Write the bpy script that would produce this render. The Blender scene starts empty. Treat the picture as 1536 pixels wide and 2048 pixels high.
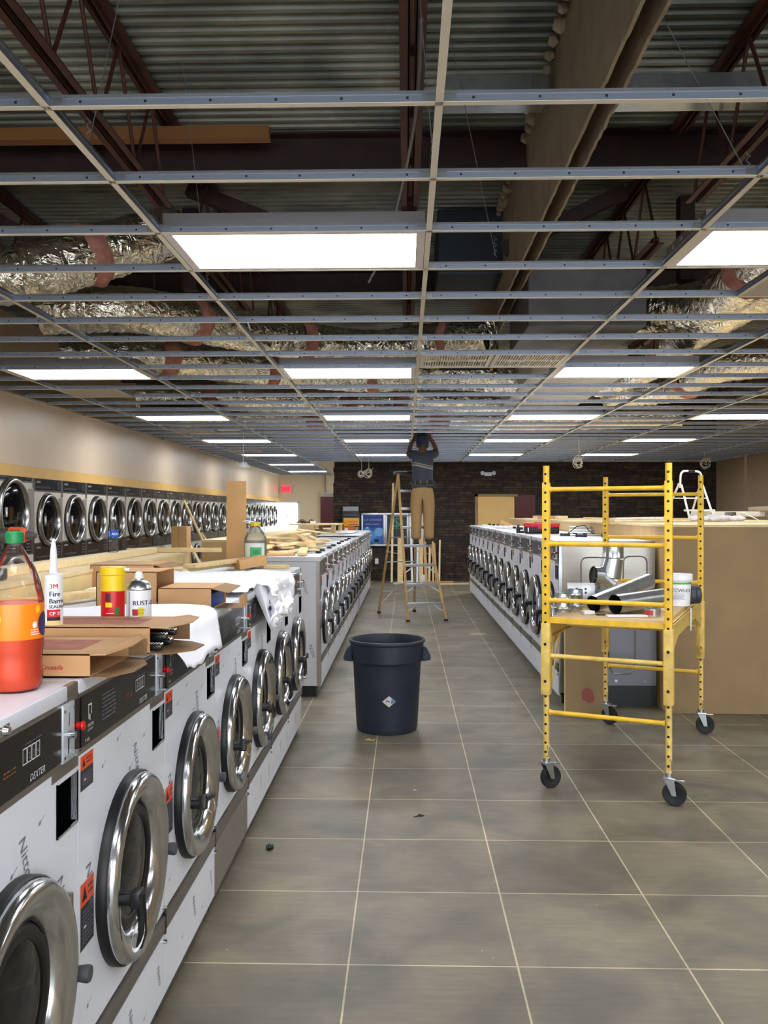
import bpy, bmesh, math, random
from mathutils import Vector, Matrix
random.seed(7)
S = bpy.context.scene
COL = S.collection
# ------------------------------------------------------------------ camera, world, exposure
cam_d = bpy.data.cameras.new('camera'); cam = bpy.data.objects.new('camera', cam_d); COL.objects.link(cam)
cam_d.sensor_fit = 'HORIZONTAL'; cam_d.sensor_width = 36.0; cam_d.lens = 36.0 * 1748 / 1536
cam_d.clip_start = 0.05; cam_d.clip_end = 200
cam.location = (0, 0, 1.635)
cam.rotation_euler = (math.pi / 2 + 0.0019, 0, 0.0248)
S.camera = cam
S.view_settings.view_transform = 'Standard'; S.view_settings.look = 'None'
S.view_settings.gamma = 1.0; S.view_settings.use_curve_mapping = False
S.view_settings.exposure = 1.32
S.cycles.max_bounces = 7; S.cycles.diffuse_bounces = 4; S.cycles.glossy_bounces = 4
S.cycles.transmission_bounces = 6; S.cycles.transparent_max_bounces = 8
S.cycles.caustics_reflective = False; S.cycles.caustics_refractive = False
S.cycles.sample_clamp_indirect = 6.0
LIGHT_PANEL = 8.5      # troffer diffuser strength
DAYLIGHT = 3.6         # sky outside the shop front
world = bpy.data.worlds.new('World'); S.world = world; world.use_nodes = True
wn = world.node_tree.nodes; wl = world.node_tree.links
wbg = wn['Background']; wbg.inputs['Color'].default_value = (0.86, 0.93, 1.0, 1); wbg.inputs['Strength'].default_value = DAYLIGHT

# ------------------------------------------------------------------ materials
def lin(c):
    return tuple(((v / 12.92) if v <= 0.04045 else ((v + 0.055) / 1.055) ** 2.4) for v in (x / 255.0 for x in c)) + (1,)
MATS = {}
def mat(name, rgb, rough=0.5, metal=0.0, spec=0.5, coat=0.0, trans=0.0, ior=1.45, emis=0.0, var=0.0, vscale=6.0, stretch=(1, 1, 1), bump=0.0, bscale=40.0, rvar=0.0, emcol=None):
    if name in MATS: return MATS[name]
    m = bpy.data.materials.new(name); m.use_nodes = True
    N = m.node_tree.nodes; L = m.node_tree.links; b = N['Principled BSDF']
    c = lin(rgb)
    b.inputs['Base Color'].default_value = c
    b.inputs['Roughness'].default_value = rough; b.inputs['Metallic'].default_value = metal
    b.inputs['Specular IOR Level'].default_value = spec; b.inputs['Coat Weight'].default_value = coat
    b.inputs['Transmission Weight'].default_value = trans; b.inputs['IOR'].default_value = ior
    if emis:
        b.inputs['Emission Color'].default_value = lin(emcol or rgb); b.inputs['Emission Strength'].default_value = emis
    if var or bump or rvar:
        tc = N.new('ShaderNodeTexCoord'); mp = N.new('ShaderNodeMapping'); mp.inputs['Scale'].default_value = stretch
        L.new(tc.outputs['Object'], mp.inputs['Vector'])
        if var or rvar:
            nz = N.new('ShaderNodeTexNoise'); nz.inputs['Scale'].default_value = vscale; nz.inputs['Detail'].default_value = 5
            L.new(mp.outputs[0], nz.inputs['Vector'])
        if var:
            mx = N.new('ShaderNodeMix'); mx.data_type = 'RGBA'
            mr = N.new('ShaderNodeMapRange'); mr.inputs[1].default_value = 0.3; mr.inputs[2].default_value = 0.7
            L.new(nz.outputs['Fac'], mr.inputs[0]); L.new(mr.outputs[0], mx.inputs[0])
            mx.inputs[6].default_value = tuple(max(0, v * (1 - var)) for v in c[:3]) + (1,)
            mx.inputs[7].default_value = tuple(min(1, v * (1 + var)) for v in c[:3]) + (1,)
            L.new(mx.outputs[2], b.inputs['Base Color'])
        if rvar:
            m2 = N.new('ShaderNodeMapRange'); m2.inputs[3].default_value = max(0, rough - rvar); m2.inputs[4].default_value = rough + rvar
            L.new(nz.outputs['Fac'], m2.inputs[0]); L.new(m2.outputs[0], b.inputs['Roughness'])
        if bump:
            nb = N.new('ShaderNodeTexNoise'); nb.inputs['Scale'].default_value = bscale; nb.inputs['Detail'].default_value = 4
            L.new(mp.outputs[0], nb.inputs['Vector'])
            bp = N.new('ShaderNodeBump'); bp.inputs['Strength'].default_value = bump; bp.inputs['Distance'].default_value = 0.01
            L.new(nb.outputs['Fac'], bp.inputs['Height']); L.new(bp.outputs[0], b.inputs['Normal'])
    MATS[name] = m
    return m

film = mat('white_film', (222, 225, 232), 0.32, var=0.03, vscale=3)
filmdull = mat('grey_film', (150, 148, 142), 0.4, metal=0.4)
steel = mat('brushed_steel', (158, 154, 148), 0.33, metal=0.9, var=0.08, stretch=(1, 1, 30), vscale=4)
darksteel = mat('strip_steel', (120, 116, 112), 0.35, metal=0.85)
chrome = mat('chrome', (206, 209, 212), 0.17, metal=1.0, rvar=0.06, vscale=9)
blackgloss = mat('black_acrylic', (22, 22, 24), 0.22)
black = mat('black_plastic', (18, 18, 20), 0.42)
rubber = mat('black_rubber', (24, 24, 25), 0.65)
glassdark = mat('door_glass', (9, 11, 15), 0.06, spec=0.35)
drum = mat('drum_steel', (90, 92, 98), 0.25, metal=0.9)
red = mat('red_button', (200, 28, 30), 0.35)
orange = mat('orange_label', (226, 84, 40), 0.5)
recess = mat('recess_black', (8, 8, 9), 0.95, spec=0.0)
labeldark = mat('dark_label', (52, 50, 56), 0.5)
inkgrey = mat('grey_ink', (112, 116, 128), 0.6)
inkwhite = mat('white_ink', (214, 216, 218), 0.5)
inkamber = mat('amber_ink', (150, 84, 30), 0.5)
inkred = mat('red_ink', (182, 40, 38), 0.6)
inkblack = mat('black_ink', (30, 32, 40), 0.6)
inknavy = mat('navy_ink', (28, 40, 74), 0.6)
pine = mat('pine', (226, 196, 140), 0.6, var=0.14, vscale=5, stretch=(1, 8, 8))
pinepale = mat('pale_pine', (236, 216, 168), 0.6, var=0.10, vscale=5, stretch=(1, 8, 8))
ply = mat('plywood', (206, 172, 122), 0.6, var=0.10, vscale=2.5, stretch=(3, 3, .6))
plygrey = mat('weathered_plywood', (150, 125, 88), 0.65, var=0.12, vscale=2.5)
plyedge = mat('plywood_edge', (224, 200, 150), 0.6, var=0.1)
mdf = mat('tan_board', (206, 160, 104), 0.6, var=0.05)
card = mat('cardboard', (194, 150, 104), 0.7, var=0.07, vscale=9)
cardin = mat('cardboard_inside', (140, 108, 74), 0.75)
paper = mat('paper', (246, 246, 252), 0.55)
yellow = mat('yellow_paint', (228, 182, 52), 0.42, var=0.14, vscale=16)
yellowpale = mat('worn_yellow_paint', (216, 182, 96), 0.48, var=0.18, vscale=18)
holeblack = mat('punched_hole', (16, 13, 8), 0.7)
galv = mat('galvanised', (186, 192, 196), 0.28, metal=0.95, var=0.12, vscale=14)
galvdark = mat('galvanised_inside_shade', (40, 42, 44), 0.5, metal=0.6)  # shade inside pipes put into a darker copy of the galvanised colour
teewhite = mat('tee_face_white', (232, 224, 206), 0.45)
teeweb = mat('tee_web_steel', (146, 154, 170), 0.36, metal=0.7)
teebulb = mat('tee_bulb_highlight', (190, 196, 206), 0.22, metal=0.85)  # highlight line on the bulb put into a lighter steel colour
beige = mat('wall_beige', (202, 182, 154), 0.36, var=0.03, vscale=2, bump=0.15, bscale=60)
beigefar = mat('wall_cream', (224, 204, 170), 0.6)
gold = mat('gold_trim', (214, 172, 96), 0.5, var=0.06)
taupe = mat('wall_taupe', (186, 164, 136), 0.65, var=0.04)
maroon = mat('maroon_paint', (84, 18, 22), 0.4)
joist = mat('red_oxide_steel', (74, 40, 30), 0.6, var=0.3, vscale=6)
girder = mat('dark_oxide_steel', (50, 32, 30), 0.6, var=0.3)
gyp = mat('gypsum_board', (158, 142, 120), 0.8, var=0.14, vscale=5)
pink = mat('pink_insulation', (186, 128, 114), 0.95, var=0.25, vscale=14, bump=0.9, bscale=30)
bluebin = mat('bin_plastic', (34, 41, 54), 0.5, var=0.22, vscale=5, bump=0.1, bscale=120)
brick_m = None
white = mat('white_plastic', (232, 234, 236), 0.4)
cable_m = mat('white_cable', (220, 214, 196), 0.5)
green = mat('green_cap', (20, 130, 70), 0.4)
blue = mat('blue_plastic', (16, 66, 158), 0.45)
def thin_plastic(name, rgb, body=0.12):
    m = bpy.data.materials.new(name); m.use_nodes = True; N = m.node_tree.nodes; L = m.node_tree.links
    for n in list(N):
        if n.type == 'BSDF_PRINCIPLED': N.remove(n)
    out = [n for n in N if n.type == 'OUTPUT_MATERIAL'][0]
    tr = N.new('ShaderNodeBsdfTransparent'); tr.inputs[0].default_value = lin(rgb)
    df = N.new('ShaderNodeBsdfDiffuse'); df.inputs[0].default_value = lin(rgb)
    gl = N.new('ShaderNodeBsdfGlossy'); gl.inputs['Roughness'].default_value = 0.07
    lw = N.new('ShaderNodeLayerWeight'); lw.inputs[0].default_value = 0.22
    m1 = N.new('ShaderNodeMixShader'); m1.inputs[0].default_value = body; L.new(tr.outputs[0], m1.inputs[1]); L.new(df.outputs[0], m1.inputs[2])
    m2 = N.new('ShaderNodeMixShader'); L.new(lw.outputs['Fresnel'], m2.inputs[0]); L.new(m1.outputs[0], m2.inputs[1]); L.new(gl.outputs[0], m2.inputs[2])
    L.new(m2.outputs[0], out.inputs[0]); MATS[name] = m; return m
glass_clear = thin_plastic('clear_plastic', (248, 246, 244), .02)
soda_m = mat('orange_soda', (255, 74, 0), 0.35)
lamp_m = mat('lamp_diffuser', (250, 246, 255), 0.5, emis=LIGHT_PANEL, emcol=(247, 250, 255))
lampframe = mat('lamp_frame', (226, 218, 216), 0.4)
woodlad = mat('ladder_wood', (180, 144, 88), 0.5, var=0.12, vscale=6)
alu = mat('aluminium', (196, 198, 200), 0.3, metal=0.85)
skin_m = mat('skin', (104, 66, 48), 0.55)
shirt_m = mat('grey_shirt', (58, 62, 72), 0.85, bump=0.3, bscale=12)
pants_m = mat('khaki_cloth', (158, 126, 84), 0.85, bump=0.5, bscale=9)
navy = mat('navy_cloth', (38, 44, 62), 0.85)
leather = mat('dark_leather', (24, 20, 20), 0.5)

def tile_material():
    m = bpy.data.materials.new('floor_tile'); m.use_nodes = True
    N = m.node_tree.nodes; L = m.node_tree.links; b = N['Principled BSDF']
    tc = N.new('ShaderNodeTexCoord'); mp = N.new('ShaderNodeMapping')
    mp.inputs['Location'].default_value = (0.2078 + 0.612 * 30, -3.1676 + 0.612 * 30, 0)
    L.new(tc.outputs['Object'], mp.inputs[0])
    br = N.new('ShaderNodeTexBrick'); br.offset = 0; br.squash = 1
    br.inputs['Scale'].default_value = 1; br.inputs['Brick Width'].default_value = 0.612; br.inputs['Row Height'].default_value = 0.612
    br.inputs['Mortar Size'].default_value = 0.0036; br.inputs['Mortar Smooth'].default_value = 0.1; br.inputs['Bias'].default_value = 0
    br.inputs['Color1'].default_value = lin((106, 101, 88)); br.inputs['Color2'].default_value = lin((120, 113, 98)); br.inputs['Mortar'].default_value = lin((192, 180, 154))
    L.new(mp.outputs[0], br.inputs['Vector'])
    nz = N.new('ShaderNodeTexNoise'); nz.inputs['Scale'].default_value = 2.6; nz.inputs['Detail'].default_value = 8; nz.inputs['Distortion'].default_value = 0.6
    L.new(tc.outputs['Object'], nz.inputs['Vector'])
    rp = N.new('ShaderNodeValToRGB'); rp.color_ramp.elements[0].position = 0.32; rp.color_ramp.elements[1].position = 0.7
    rp.color_ramp.elements[0].color = (0.56, 0.58, 0.60, 1); rp.color_ramp.elements[1].color = (1.46, 1.36, 1.22, 1)
    L.new(nz.outputs['Fac'], rp.inputs[0])
    mx = N.new('ShaderNodeMix'); mx.data_type = 'RGBA'; mx.blend_type = 'MULTIPLY'; mx.inputs[0].default_value = 0.75
    L.new(br.outputs['Color'], mx.inputs[6]); L.new(rp.outputs[0], mx.inputs[7])
    mp2 = N.new('ShaderNodeMapping'); mp2.inputs['Scale'].default_value = (1.2, 9, 1); mp2.inputs['Rotation'].default_value = (0, 0, 0.5)
    L.new(tc.outputs['Object'], mp2.inputs[0])
    n2 = N.new('ShaderNodeTexNoise'); n2.inputs['Scale'].default_value = 5; n2.inputs['Detail'].default_value = 8
    L.new(mp2.outputs[0], n2.inputs['Vector'])
    r2 = N.new('ShaderNodeValToRGB'); r2.color_ramp.elements[0].position = 0.35; r2.color_ramp.elements[1].position = 0.75
    r2.color_ramp.elements[0].color = (0.9, 0.9, 0.9, 1); r2.color_ramp.elements[1].color = (1.14, 1.12, 1.1, 1)
    L.new(n2.outputs['Fac'], r2.inputs[0])
    m3 = N.new('ShaderNodeMix'); m3.data_type = 'RGBA'; m3.blend_type = 'MULTIPLY'; m3.inputs[0].default_value = 0.8
    L.new(mx.outputs[2], m3.inputs[6]); L.new(r2.outputs[0], m3.inputs[7]); L.new(m3.outputs[2], b.inputs['Base Color'])
    b.inputs['Roughness'].default_value = 0.46; b.inputs['Specular IOR Level'].default_value = 0.4
    bp = N.new('ShaderNodeBump'); bp.inputs['Strength'].default_value = 0.25; bp.inputs['Distance'].default_value = 0.002; bp.invert = True
    L.new(br.outputs['Fac'], bp.inputs['Height']); L.new(bp.outputs[0], b.inputs['Normal'])
    return m
def stone_material():
    m = bpy.data.materials.new('ledger_stone'); m.use_nodes = True
    N = m.node_tree.nodes; L = m.node_tree.links; b = N['Principled BSDF']
    tc = N.new('ShaderNodeTexCoord'); sp = N.new('ShaderNodeSeparateXYZ'); cb = N.new('ShaderNodeCombineXYZ')
    L.new(tc.outputs['Object'], sp.inputs[0]); ad = N.new('ShaderNodeMath'); L.new(sp.outputs[0], ad.inputs[0]); L.new(sp.outputs[1], ad.inputs[1])
    L.new(ad.outputs[0], cb.inputs[0]); L.new(sp.outputs[2], cb.inputs[1])
    br = N.new('ShaderNodeTexBrick'); br.offset = 0.37; br.offset_frequency = 2; br.squash = 1.6; br.squash_frequency = 3
    br.inputs['Scale'].default_value = 1; br.inputs['Brick Width'].default_value = 0.29; br.inputs['Row Height'].default_value = 0.068
    br.inputs['Mortar Size'].default_value = 0.006; br.inputs['Mortar Smooth'].default_value = 0.3; br.inputs['Bias'].default_value = -0.25
    br.inputs['Color1'].default_value = lin((52, 42, 35)); br.inputs['Color2'].default_value = lin((88, 68, 52)); br.inputs['Mortar'].default_value = lin((24, 20, 18))
    L.new(cb.outputs[0], br.inputs['Vector'])
    nz = N.new('ShaderNodeTexNoise'); nz.inputs['Scale'].default_value = 9; nz.inputs['Detail'].default_value = 6
    L.new(tc.outputs['Object'], nz.inputs['Vector'])
    rp = N.new('ShaderNodeValToRGB'); rp.color_ramp.elements[0].position = 0.35; rp.color_ramp.elements[1].position = 0.72
    rp.color_ramp.elements[0].color = (0.5, 0.5, 0.5, 1); rp.color_ramp.elements[1].color = (1.4, 1.35, 1.25, 1)
    L.new(nz.outputs['Fac'], rp.inputs[0])
    mx = N.new('ShaderNodeMix'); mx.data_type = 'RGBA'; mx.blend_type = 'MULTIPLY'; mx.inputs[0].default_value = 1
    L.new(br.outputs['Color'], mx.inputs[6]); L.new(rp.outputs[0], mx.inputs[7]); L.new(mx.outputs[2], b.inputs['Base Color'])
    b.inputs['Roughness'].default_value = 0.8
    ma = N.new('ShaderNodeMath'); ma.operation = 'SUBTRACT'; L.new(nz.outputs['Fac'], ma.inputs[0]); L.new(br.outputs['Fac'], ma.inputs[1])
    bp = N.new('ShaderNodeBump'); bp.inputs['Strength'].default_value = 0.9; bp.inputs['Distance'].default_value = 0.02
    L.new(ma.outputs[0], bp.inputs['Height']); L.new(bp.outputs[0], b.inputs['Normal'])
    return m
def foil_material():
    m = bpy.data.materials.new('crinkled_foil'); m.use_nodes = True
    N = m.node_tree.nodes; L = m.node_tree.links; b = N['Principled BSDF']
    b.inputs['Base Color'].default_value = lin((232, 226, 210)); b.inputs['Metallic'].default_value = 0.95; b.inputs['Roughness'].default_value = 0.13
    tc = N.new('ShaderNodeTexCoord'); nz = N.new('ShaderNodeTexNoise'); nz.inputs['Scale'].default_value = 9; nz.inputs['Detail'].default_value = 3; nz.inputs['Distortion'].default_value = 2.2
    L.new(tc.outputs['Object'], nz.inputs['Vector'])
    bp = N.new('ShaderNodeBump'); bp.inputs['Strength'].default_value = 0.8; bp.inputs['Distance'].default_value = 0.035
    L.new(nz.outputs['Fac'], bp.inputs['Height']); L.new(bp.outputs[0], b.inputs['Normal'])
    return m
def deck_material():
    m = bpy.data.materials.new('galvanised_deck'); m.use_nodes = True
    N = m.node_tree.nodes; L = m.node_tree.links; b = N['Principled BSDF']
    tc = N.new('ShaderNodeTexCoord'); nz = N.new('ShaderNodeTexNoise'); nz.inputs['Scale'].default_value = 1.6; nz.inputs['Detail'].default_value = 7
    L.new(tc.outputs['Object'], nz.inputs['Vector'])
    rp = N.new('ShaderNodeValToRGB'); rp.color_ramp.elements[0].color = lin((98, 101, 94)); rp.color_ramp.elements[1].color = lin((152, 153, 142))
    rp.color_ramp.elements[0].position = 0.35; rp.color_ramp.elements[1].position = 0.66
    e = rp.color_ramp.elements.new(0.78); e.color = lin((140, 116, 90))
    L.new(nz.outputs['Fac'], rp.inputs[0]); L.new(rp.outputs[0], b.inputs['Base Color'])
    b.inputs['Metallic'].default_value = 0.35; b.inputs['Roughness'].default_value = 0.55
    return m
tile_m = tile_material(); stone_m = stone_material(); foil = foil_material(); deck_m = deck_material()

# ------------------------------------------------------------------ mesh helpers
class MB:
    """collects shapes into one mesh; every shape carries a material"""
    def __init__(s): s.v = []; s.f = []; s.m = []; s.mats = []
    def mi(s, m):
        if m not in s.mats: s.mats.append(m)
        return s.mats.index(m)
    def add(s, verts, faces, m, M=None):
        o = len(s.v); k = s.mi(m)
        for p in verts:
            p = Vector(p)
            s.v.append(tuple(M @ p) if M else tuple(p))
        for f in faces: s.f.append(tuple(o + i for i in f)); s.m.append(k)
    def box(s, x0, x1, y0, y1, z0, z1, m, bev=0.0, M=None):
        if bev <= 0:
            s.add([(x0, y0, z0), (x1, y0, z0), (x1, y1, z0), (x0, y1, z0), (x0, y0, z1), (x1, y0, z1), (x1, y1, z1), (x0, y1, z1)],
                  [(0, 3, 2, 1), (4, 5, 6, 7), (0, 1, 5, 4), (1, 2, 6, 5), (2, 3, 7, 6), (3, 0, 4, 7)], m, M); return
        bm = bmesh.new(); bmesh.ops.create_cube(bm, size=1)
        for v in bm.verts: v.co = Vector(((x0 + x1) / 2 + v.co.x * (x1 - x0), (y0 + y1) / 2 + v.co.y * (y1 - y0), (z0 + z1) / 2 + v.co.z * (z1 - z0)))
        bmesh.ops.bevel(bm, geom=list(bm.edges), offset=bev, segments=2, affect='EDGES', profile=0.6)
        s.frombm(bm, m, M)
    def frombm(s, bm, m, M=None):
        bm.verts.ensure_lookup_table(); bm.verts.index_update()
        s.add([v.co.copy() for v in bm.verts], [[v.index for v in f.verts] for f in bm.faces], m, M); bm.free()
    def tube(s, pts, r, m, n=10, cap=True, M=None, squash=None):
        pts = [Vector(p) for p in pts]; R = r if isinstance(r, (list, tuple)) else [r] * len(pts)
        vs = []; fs = []; prev = None
        for i, p in enumerate(pts):
            t = ((pts[min(i + 1, len(pts) - 1)] - pts[max(i - 1, 0)]))
            if t.length < 1e-9: t = Vector((0, 0, 1))
            t.normalize()
            if prev is None:
                a = Vector((0, 0, 1)) if abs(t.z) < 0.9 else Vector((1, 0, 0))
                u = t.cross(a).normalized()
            else:
                u = (prev - t * prev.dot(t)); u = u.normalized() if u.length > 1e-6 else t.orthogonal().normalized()
            prev = u; w = t.cross(u)
            for k in range(n):
                a = 2 * math.pi * k / n
                vs.append(p + (u * math.cos(a) + w * math.sin(a)) * R[i])
        for i in range(len(pts) - 1):
            for k in range(n):
                k2 = (k + 1) % n
                fs.append((i * n + k, i * n + k2, (i + 1) * n + k2, (i + 1) * n + k))
        if cap: fs.append(tuple(range(n - 1, -1, -1))); fs.append(tuple(range((len(pts) - 1) * n, len(pts) * n)))
        s.add(vs, fs, m, M)
    def cyl(s, p0, p1, r, m, n=16, r1=None, M=None): s.tube([p0, p1], [r, r if r1 is None else r1], m, n, True, M)
    def lathe(s, prof, m, n=32, M=None, a0=0, a1=2 * math.pi):
        """prof: (r, z) about +Z"""
        vs = []; fs = []; full = abs(a1 - a0 - 2 * math.pi) < 1e-6; c = n if full else n + 1
        for r, z in prof:
            for k in range(c):
                a = a0 + (a1 - a0) * k / n; vs.append((r * math.cos(a), r * math.sin(a), z))
        for i in range(len(prof) - 1):
            for k in range(n):
                k2 = (k + 1) % c
                fs.append((i * c + k, i * c + k2, (i + 1) * c + k2, (i + 1) * c + k))
        s.add(vs, fs, m, M)
    def beam(s, p0, p1, w, h, m, up=(0, 0, 1), bev=0):
        p0 = Vector(p0); p1 = Vector(p1); d = p1 - p0; L = d.length; d.normalize(); u = Vector(up)
        sd = d.cross(u); sd = sd.normalized() if sd.length > 1e-6 else Vector((1, 0, 0)); u = sd.cross(d)
        M = Matrix(((d.x, sd.x, u.x, p0.x), (d.y, sd.y, u.y, p0.y), (d.z, sd.z, u.z, p0.z), (0, 0, 0, 1)))
        s.box(0, L, -w / 2, w / 2, -h / 2, h / 2, m, bev, M)
    def quad(s, a, b, c, d, m): s.add([a, b, c, d], [(0, 1, 2, 3)], m)
    def text(s, txt, size, o, right, up, m, lift=0.0, shear=0.0):
        me = text_mesh(txt); r = Vector(right).normalized(); u = Vector(up).normalized(); nn = r.cross(u); o = Vector(o) + nn * lift
        s.add([o + r * (v[0] * size + shear * v[1] * size) + u * (v[1] * size) for v in me[0]], me[1], m)
    def build(s, name, parent=None, smooth=40, loc=None, rot=None):
        me = bpy.data.meshes.new(name); me.from_pydata(s.v, [], s.f)
        for m in s.mats: me.materials.append(m)
        me.polygons.foreach_set('material_index', s.m)
        if smooth:
            me.polygons.foreach_set('use_smooth', [True] * len(me.polygons))
            me.update(); me.set_sharp_from_angle(angle=math.radians(smooth))
        me.update()
        o = bpy.data.objects.new(name, me); COL.objects.link(o)
        if parent: o.parent = parent
        if loc: o.location = loc
        if rot: o.rotation_euler = rot
        return o
_tc = {}
def text_mesh(t):
    if t in _tc: return _tc[t]
    cu = bpy.data.curves.new('t', 'FONT'); cu.body = t; cu.resolution_u = 2
    ob = bpy.data.objects.new('t', cu); COL.objects.link(ob); dg = bpy.context.evaluated_depsgraph_get(); dg.update()
    me = ob.evaluated_get(dg).to_mesh()
    r = ([tuple(v.co) for v in me.vertices], [tuple(p.vertices) for p in me.polygons])
    ob.evaluated_get(dg).to_mesh_clear(); bpy.data.objects.remove(ob); bpy.data.curves.remove(cu)
    _tc[t] = r; return r
def empty(name, loc=(0, 0, 0), rz=0.0, rot=None):
    o = bpy.data.objects.new(name, None); COL.objects.link(o); o.location = loc; o.rotation_euler = rot or (0, 0, rz); o.empty_display_size = 0.1
    return o
def tag(o, label, cat, group=None):
    o['label'] = label; o['category'] = cat
    if group: o['group'] = group
    return o
def struct(o): o['kind'] = 'structure'; return o
def kids(o): return [c for c in COL.objects if c.parent == o]
def dup(o, parent=None):
    c = o.copy(); COL.objects.link(c)
    if parent: c.parent = parent
    for ch in list(o.children): dup(ch, c)
    return c
ORD = ['first', 'second', 'third', 'fourth', 'fifth', 'sixth', 'seventh', 'eighth', 'ninth', 'tenth', 'eleventh', 'twelfth', 'thirteenth', 'fourteenth', 'fifteenth', 'sixteenth', 'seventeenth', 'eighteenth', 'nineteenth', 'twentieth', 'twenty-first', 'twenty-second', 'twenty-third', 'twenty-fourth', 'twenty-fifth', 'twenty-sixth', 'twenty-seventh', 'twenty-eighth', 'twenty-ninth', 'thirtieth'] + ['thirty-' + x for x in ('first', 'second', 'third', 'fourth', 'fifth', 'sixth', 'seventh', 'eighth', 'ninth')] + ['fortieth'] + ['forty-' + x for x in ('first', 'second', 'third', 'fourth', 'fifth', 'sixth')]
RX = Matrix.Rotation(math.pi / 2, 4, 'Y')   # turns +Z into +X
def T(x, y, z): return Matrix.Translation((x, y, z))
def RZ(a): return Matrix.Rotation(a, 4, 'Z')

# ------------------------------------------------------------------ the room
HC = 2.896; XL = -4.17; XR = 7.5; YB = 21.3; YBL = 28.7; YF = -6.0; ZD = 4.3
b = MB(); b.box(XL - 1.2, XR + .3, YF - .5, YBL + .3, -0.1, 0, tile_m); struct(b.build('floor', smooth=0))
# corrugated roof deck: ribs run across the room
b = MB(); vs = []; fs = []; y = YF - .3; k = 0; pitch = 0.1; xs = (XL - 1.2, XR + .3)
prof = []
while y < YBL + .5:
    prof += [(y, ZD), (y + 0.034, ZD), (y + 0.05, ZD + 0.034), (y + 0.084, ZD + 0.034)]; y += pitch
for (yy, zz) in prof: vs += [(xs[0], yy, zz), (xs[1], yy, zz)]
for i in range(len(prof) - 1): fs.append((2 * i, 2 * i + 1, 2 * i + 3, 2 * i + 2))
b.add(vs, fs, deck_m); b.box(xs[0], xs[1], YF - .3, YBL + .5, ZD + 0.06, ZD + 0.1, deck_m)
struct(b.build('ceiling', smooth=0))
b = MB(); b.box(XL - .12, XL - 0.02, YF, YBL, 2.16, 2.9, beige); b.box(XL - 1.2, XL - 1.1, YF, YBL, 0, ZD, beige); b.box(XL - 1.1, XL - .12, YF, YBL, 2.85, 2.9, beige)
struct(b.build('wall_left', smooth=0))
b = MB(); b.box(XL - .04, XL + .012, YF, YBL, 2.035, 2.155, gold); struct(b.build('trim_1', smooth=0))
b = MB(); b.box(-1.74, XR, YB, YB + .35, 0, ZD, stone_m)
random.seed(3); z = 0
while z < HC + .3:      # staggered ends of the stones at the open left edge
    h = random.choice((.05, .08, .11)); b.box(-1.74 - random.choice((.0, .012, .025, .03)), -1.73, YB + .005, YB + .33, z, z + h - .006, stone_m); z += h
struct(b.build('wall_back', smooth=0))
b = MB()
dx0, dx1, dz = XL + .0, -3.52, 2.0
b.box(dx1, XR, YBL, YBL + .2, 0, ZD, beigefar); b.box(XL - 1.2, dx1, YBL, YBL + .2, dz, ZD, beigefar)
struct(b.build('wall_back_left', smooth=0))
b = MB(); b.box(XR, XR + .3, YF, YB, 0, ZD, taupe); b.box(XR - .06, XR, 19.4, 19.75, 0, HC, taupe); struct(b.build('wall_right', smooth=0))
# shop front behind the viewer: sill wall, header and mullions with open daylight between
b = MB(); b.box(XL - 1.2, XR + .3, YF - .2, YF, 0, 0.35, taupe); b.box(XL - 1.2, XR + .3, YF - .2, YF, 2.75, ZD, taupe)
b.box(XL - 1.2, XL + .2, YF - .2, YF, 0.35, 2.75, taupe); struct(b.build('wall_front', smooth=0))
b = MB()
for i in range(7): b.box(XL + .2 + i * 1.87, XL + .28 + i * 1.87, YF - .14, YF - .04, .35, 2.75, darksteel)
struct(b.build('window_1', smooth=0))

# ------------------------------------------------------------------ roof framing above the open grid
def bar_joist(x, y0, y1, label):
    t = empty('steel_joist', (x, y0, 3.66)); L = y1 - y0
    bt = MB()
    for s in (-1, 1): bt.box(s * .035 - .022, s * .035 + .022, 0, L, 0.0, .008, joist); bt.box(s * .016 - .004, s * .016 + .004, 0, L, 0, .05, joist)
    bt.build('bottom_chord', t, 0)
    tp = MB()
    for s in (-1, 1): tp.box(s * .04 - .026, s * .04 + .026, -.3, L + .3, .612, .62, joist); tp.box(s * .016 - .004, s * .016 + .004, -.3, L + .3, .565, .62, joist)
    tp.build('top_chord', t, 0)
    w = MB(); n = int(L / .6)
    for i in range(n):
        a = L * i / n; c = L * (i + 1) / n; m_ = (a + c) / 2
        w.cyl((0, a, .03), (0, m_, .59), .011, joist, 8); w.cyl((0, m_, .59), (0, c, .03), .011, joist, 8)
    w.build('web_rod', t)
    tag(t, label, 'joist', 'open web steel roof joists')
names = {-3.35: 'far left', -1.6: 'left of the centre runner', .03: 'above the centre runner', 1.88: 'right of the drywall strips', 3.6: 'far right', 5.3: 'against the right side'}
for x, nm in names.items():
    bar_joist(x, -1.0, 5.75, f'rusty brown open web roof joist in the nearest bay, {nm}')
    bar_joist(x, 6.6, 9.2, f'rusty brown open web roof joist in the second bay, {nm}')
    bar_joist(x, 10.0, 15.5, f'rusty brown open web roof joist in the third bay, {nm}')
for yg, lab in ((6.15, 'nearest'), (9.6, 'second'), (15.8, 'third')):
    b = MB(); b.box(XL - 1, XR, yg - .09, yg + .09, 4.03, 4.045, girder); b.box(XL - 1, XR, yg - .006, yg + .006, 4.045, 4.28, girder); b.box(XL - 1, XR, yg - .09, yg + .09, 4.28, 4.295, girder)
    tag(b.build('steel_girder', smooth=0), f'dark steel roof girder crossing the room, {lab} of the three', 'girder', 'dark cross girders')
b = MB(); dkw = mat('old_timber', (136, 92, 52), .7); b.box(-3.6, -.90, 5.72, 5.81, 4.11, 4.19, dkw); tag(b.build('timber_plank', smooth=0), 'orange brown timber plank fixed along the nearest dark girder', 'plank')
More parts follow.
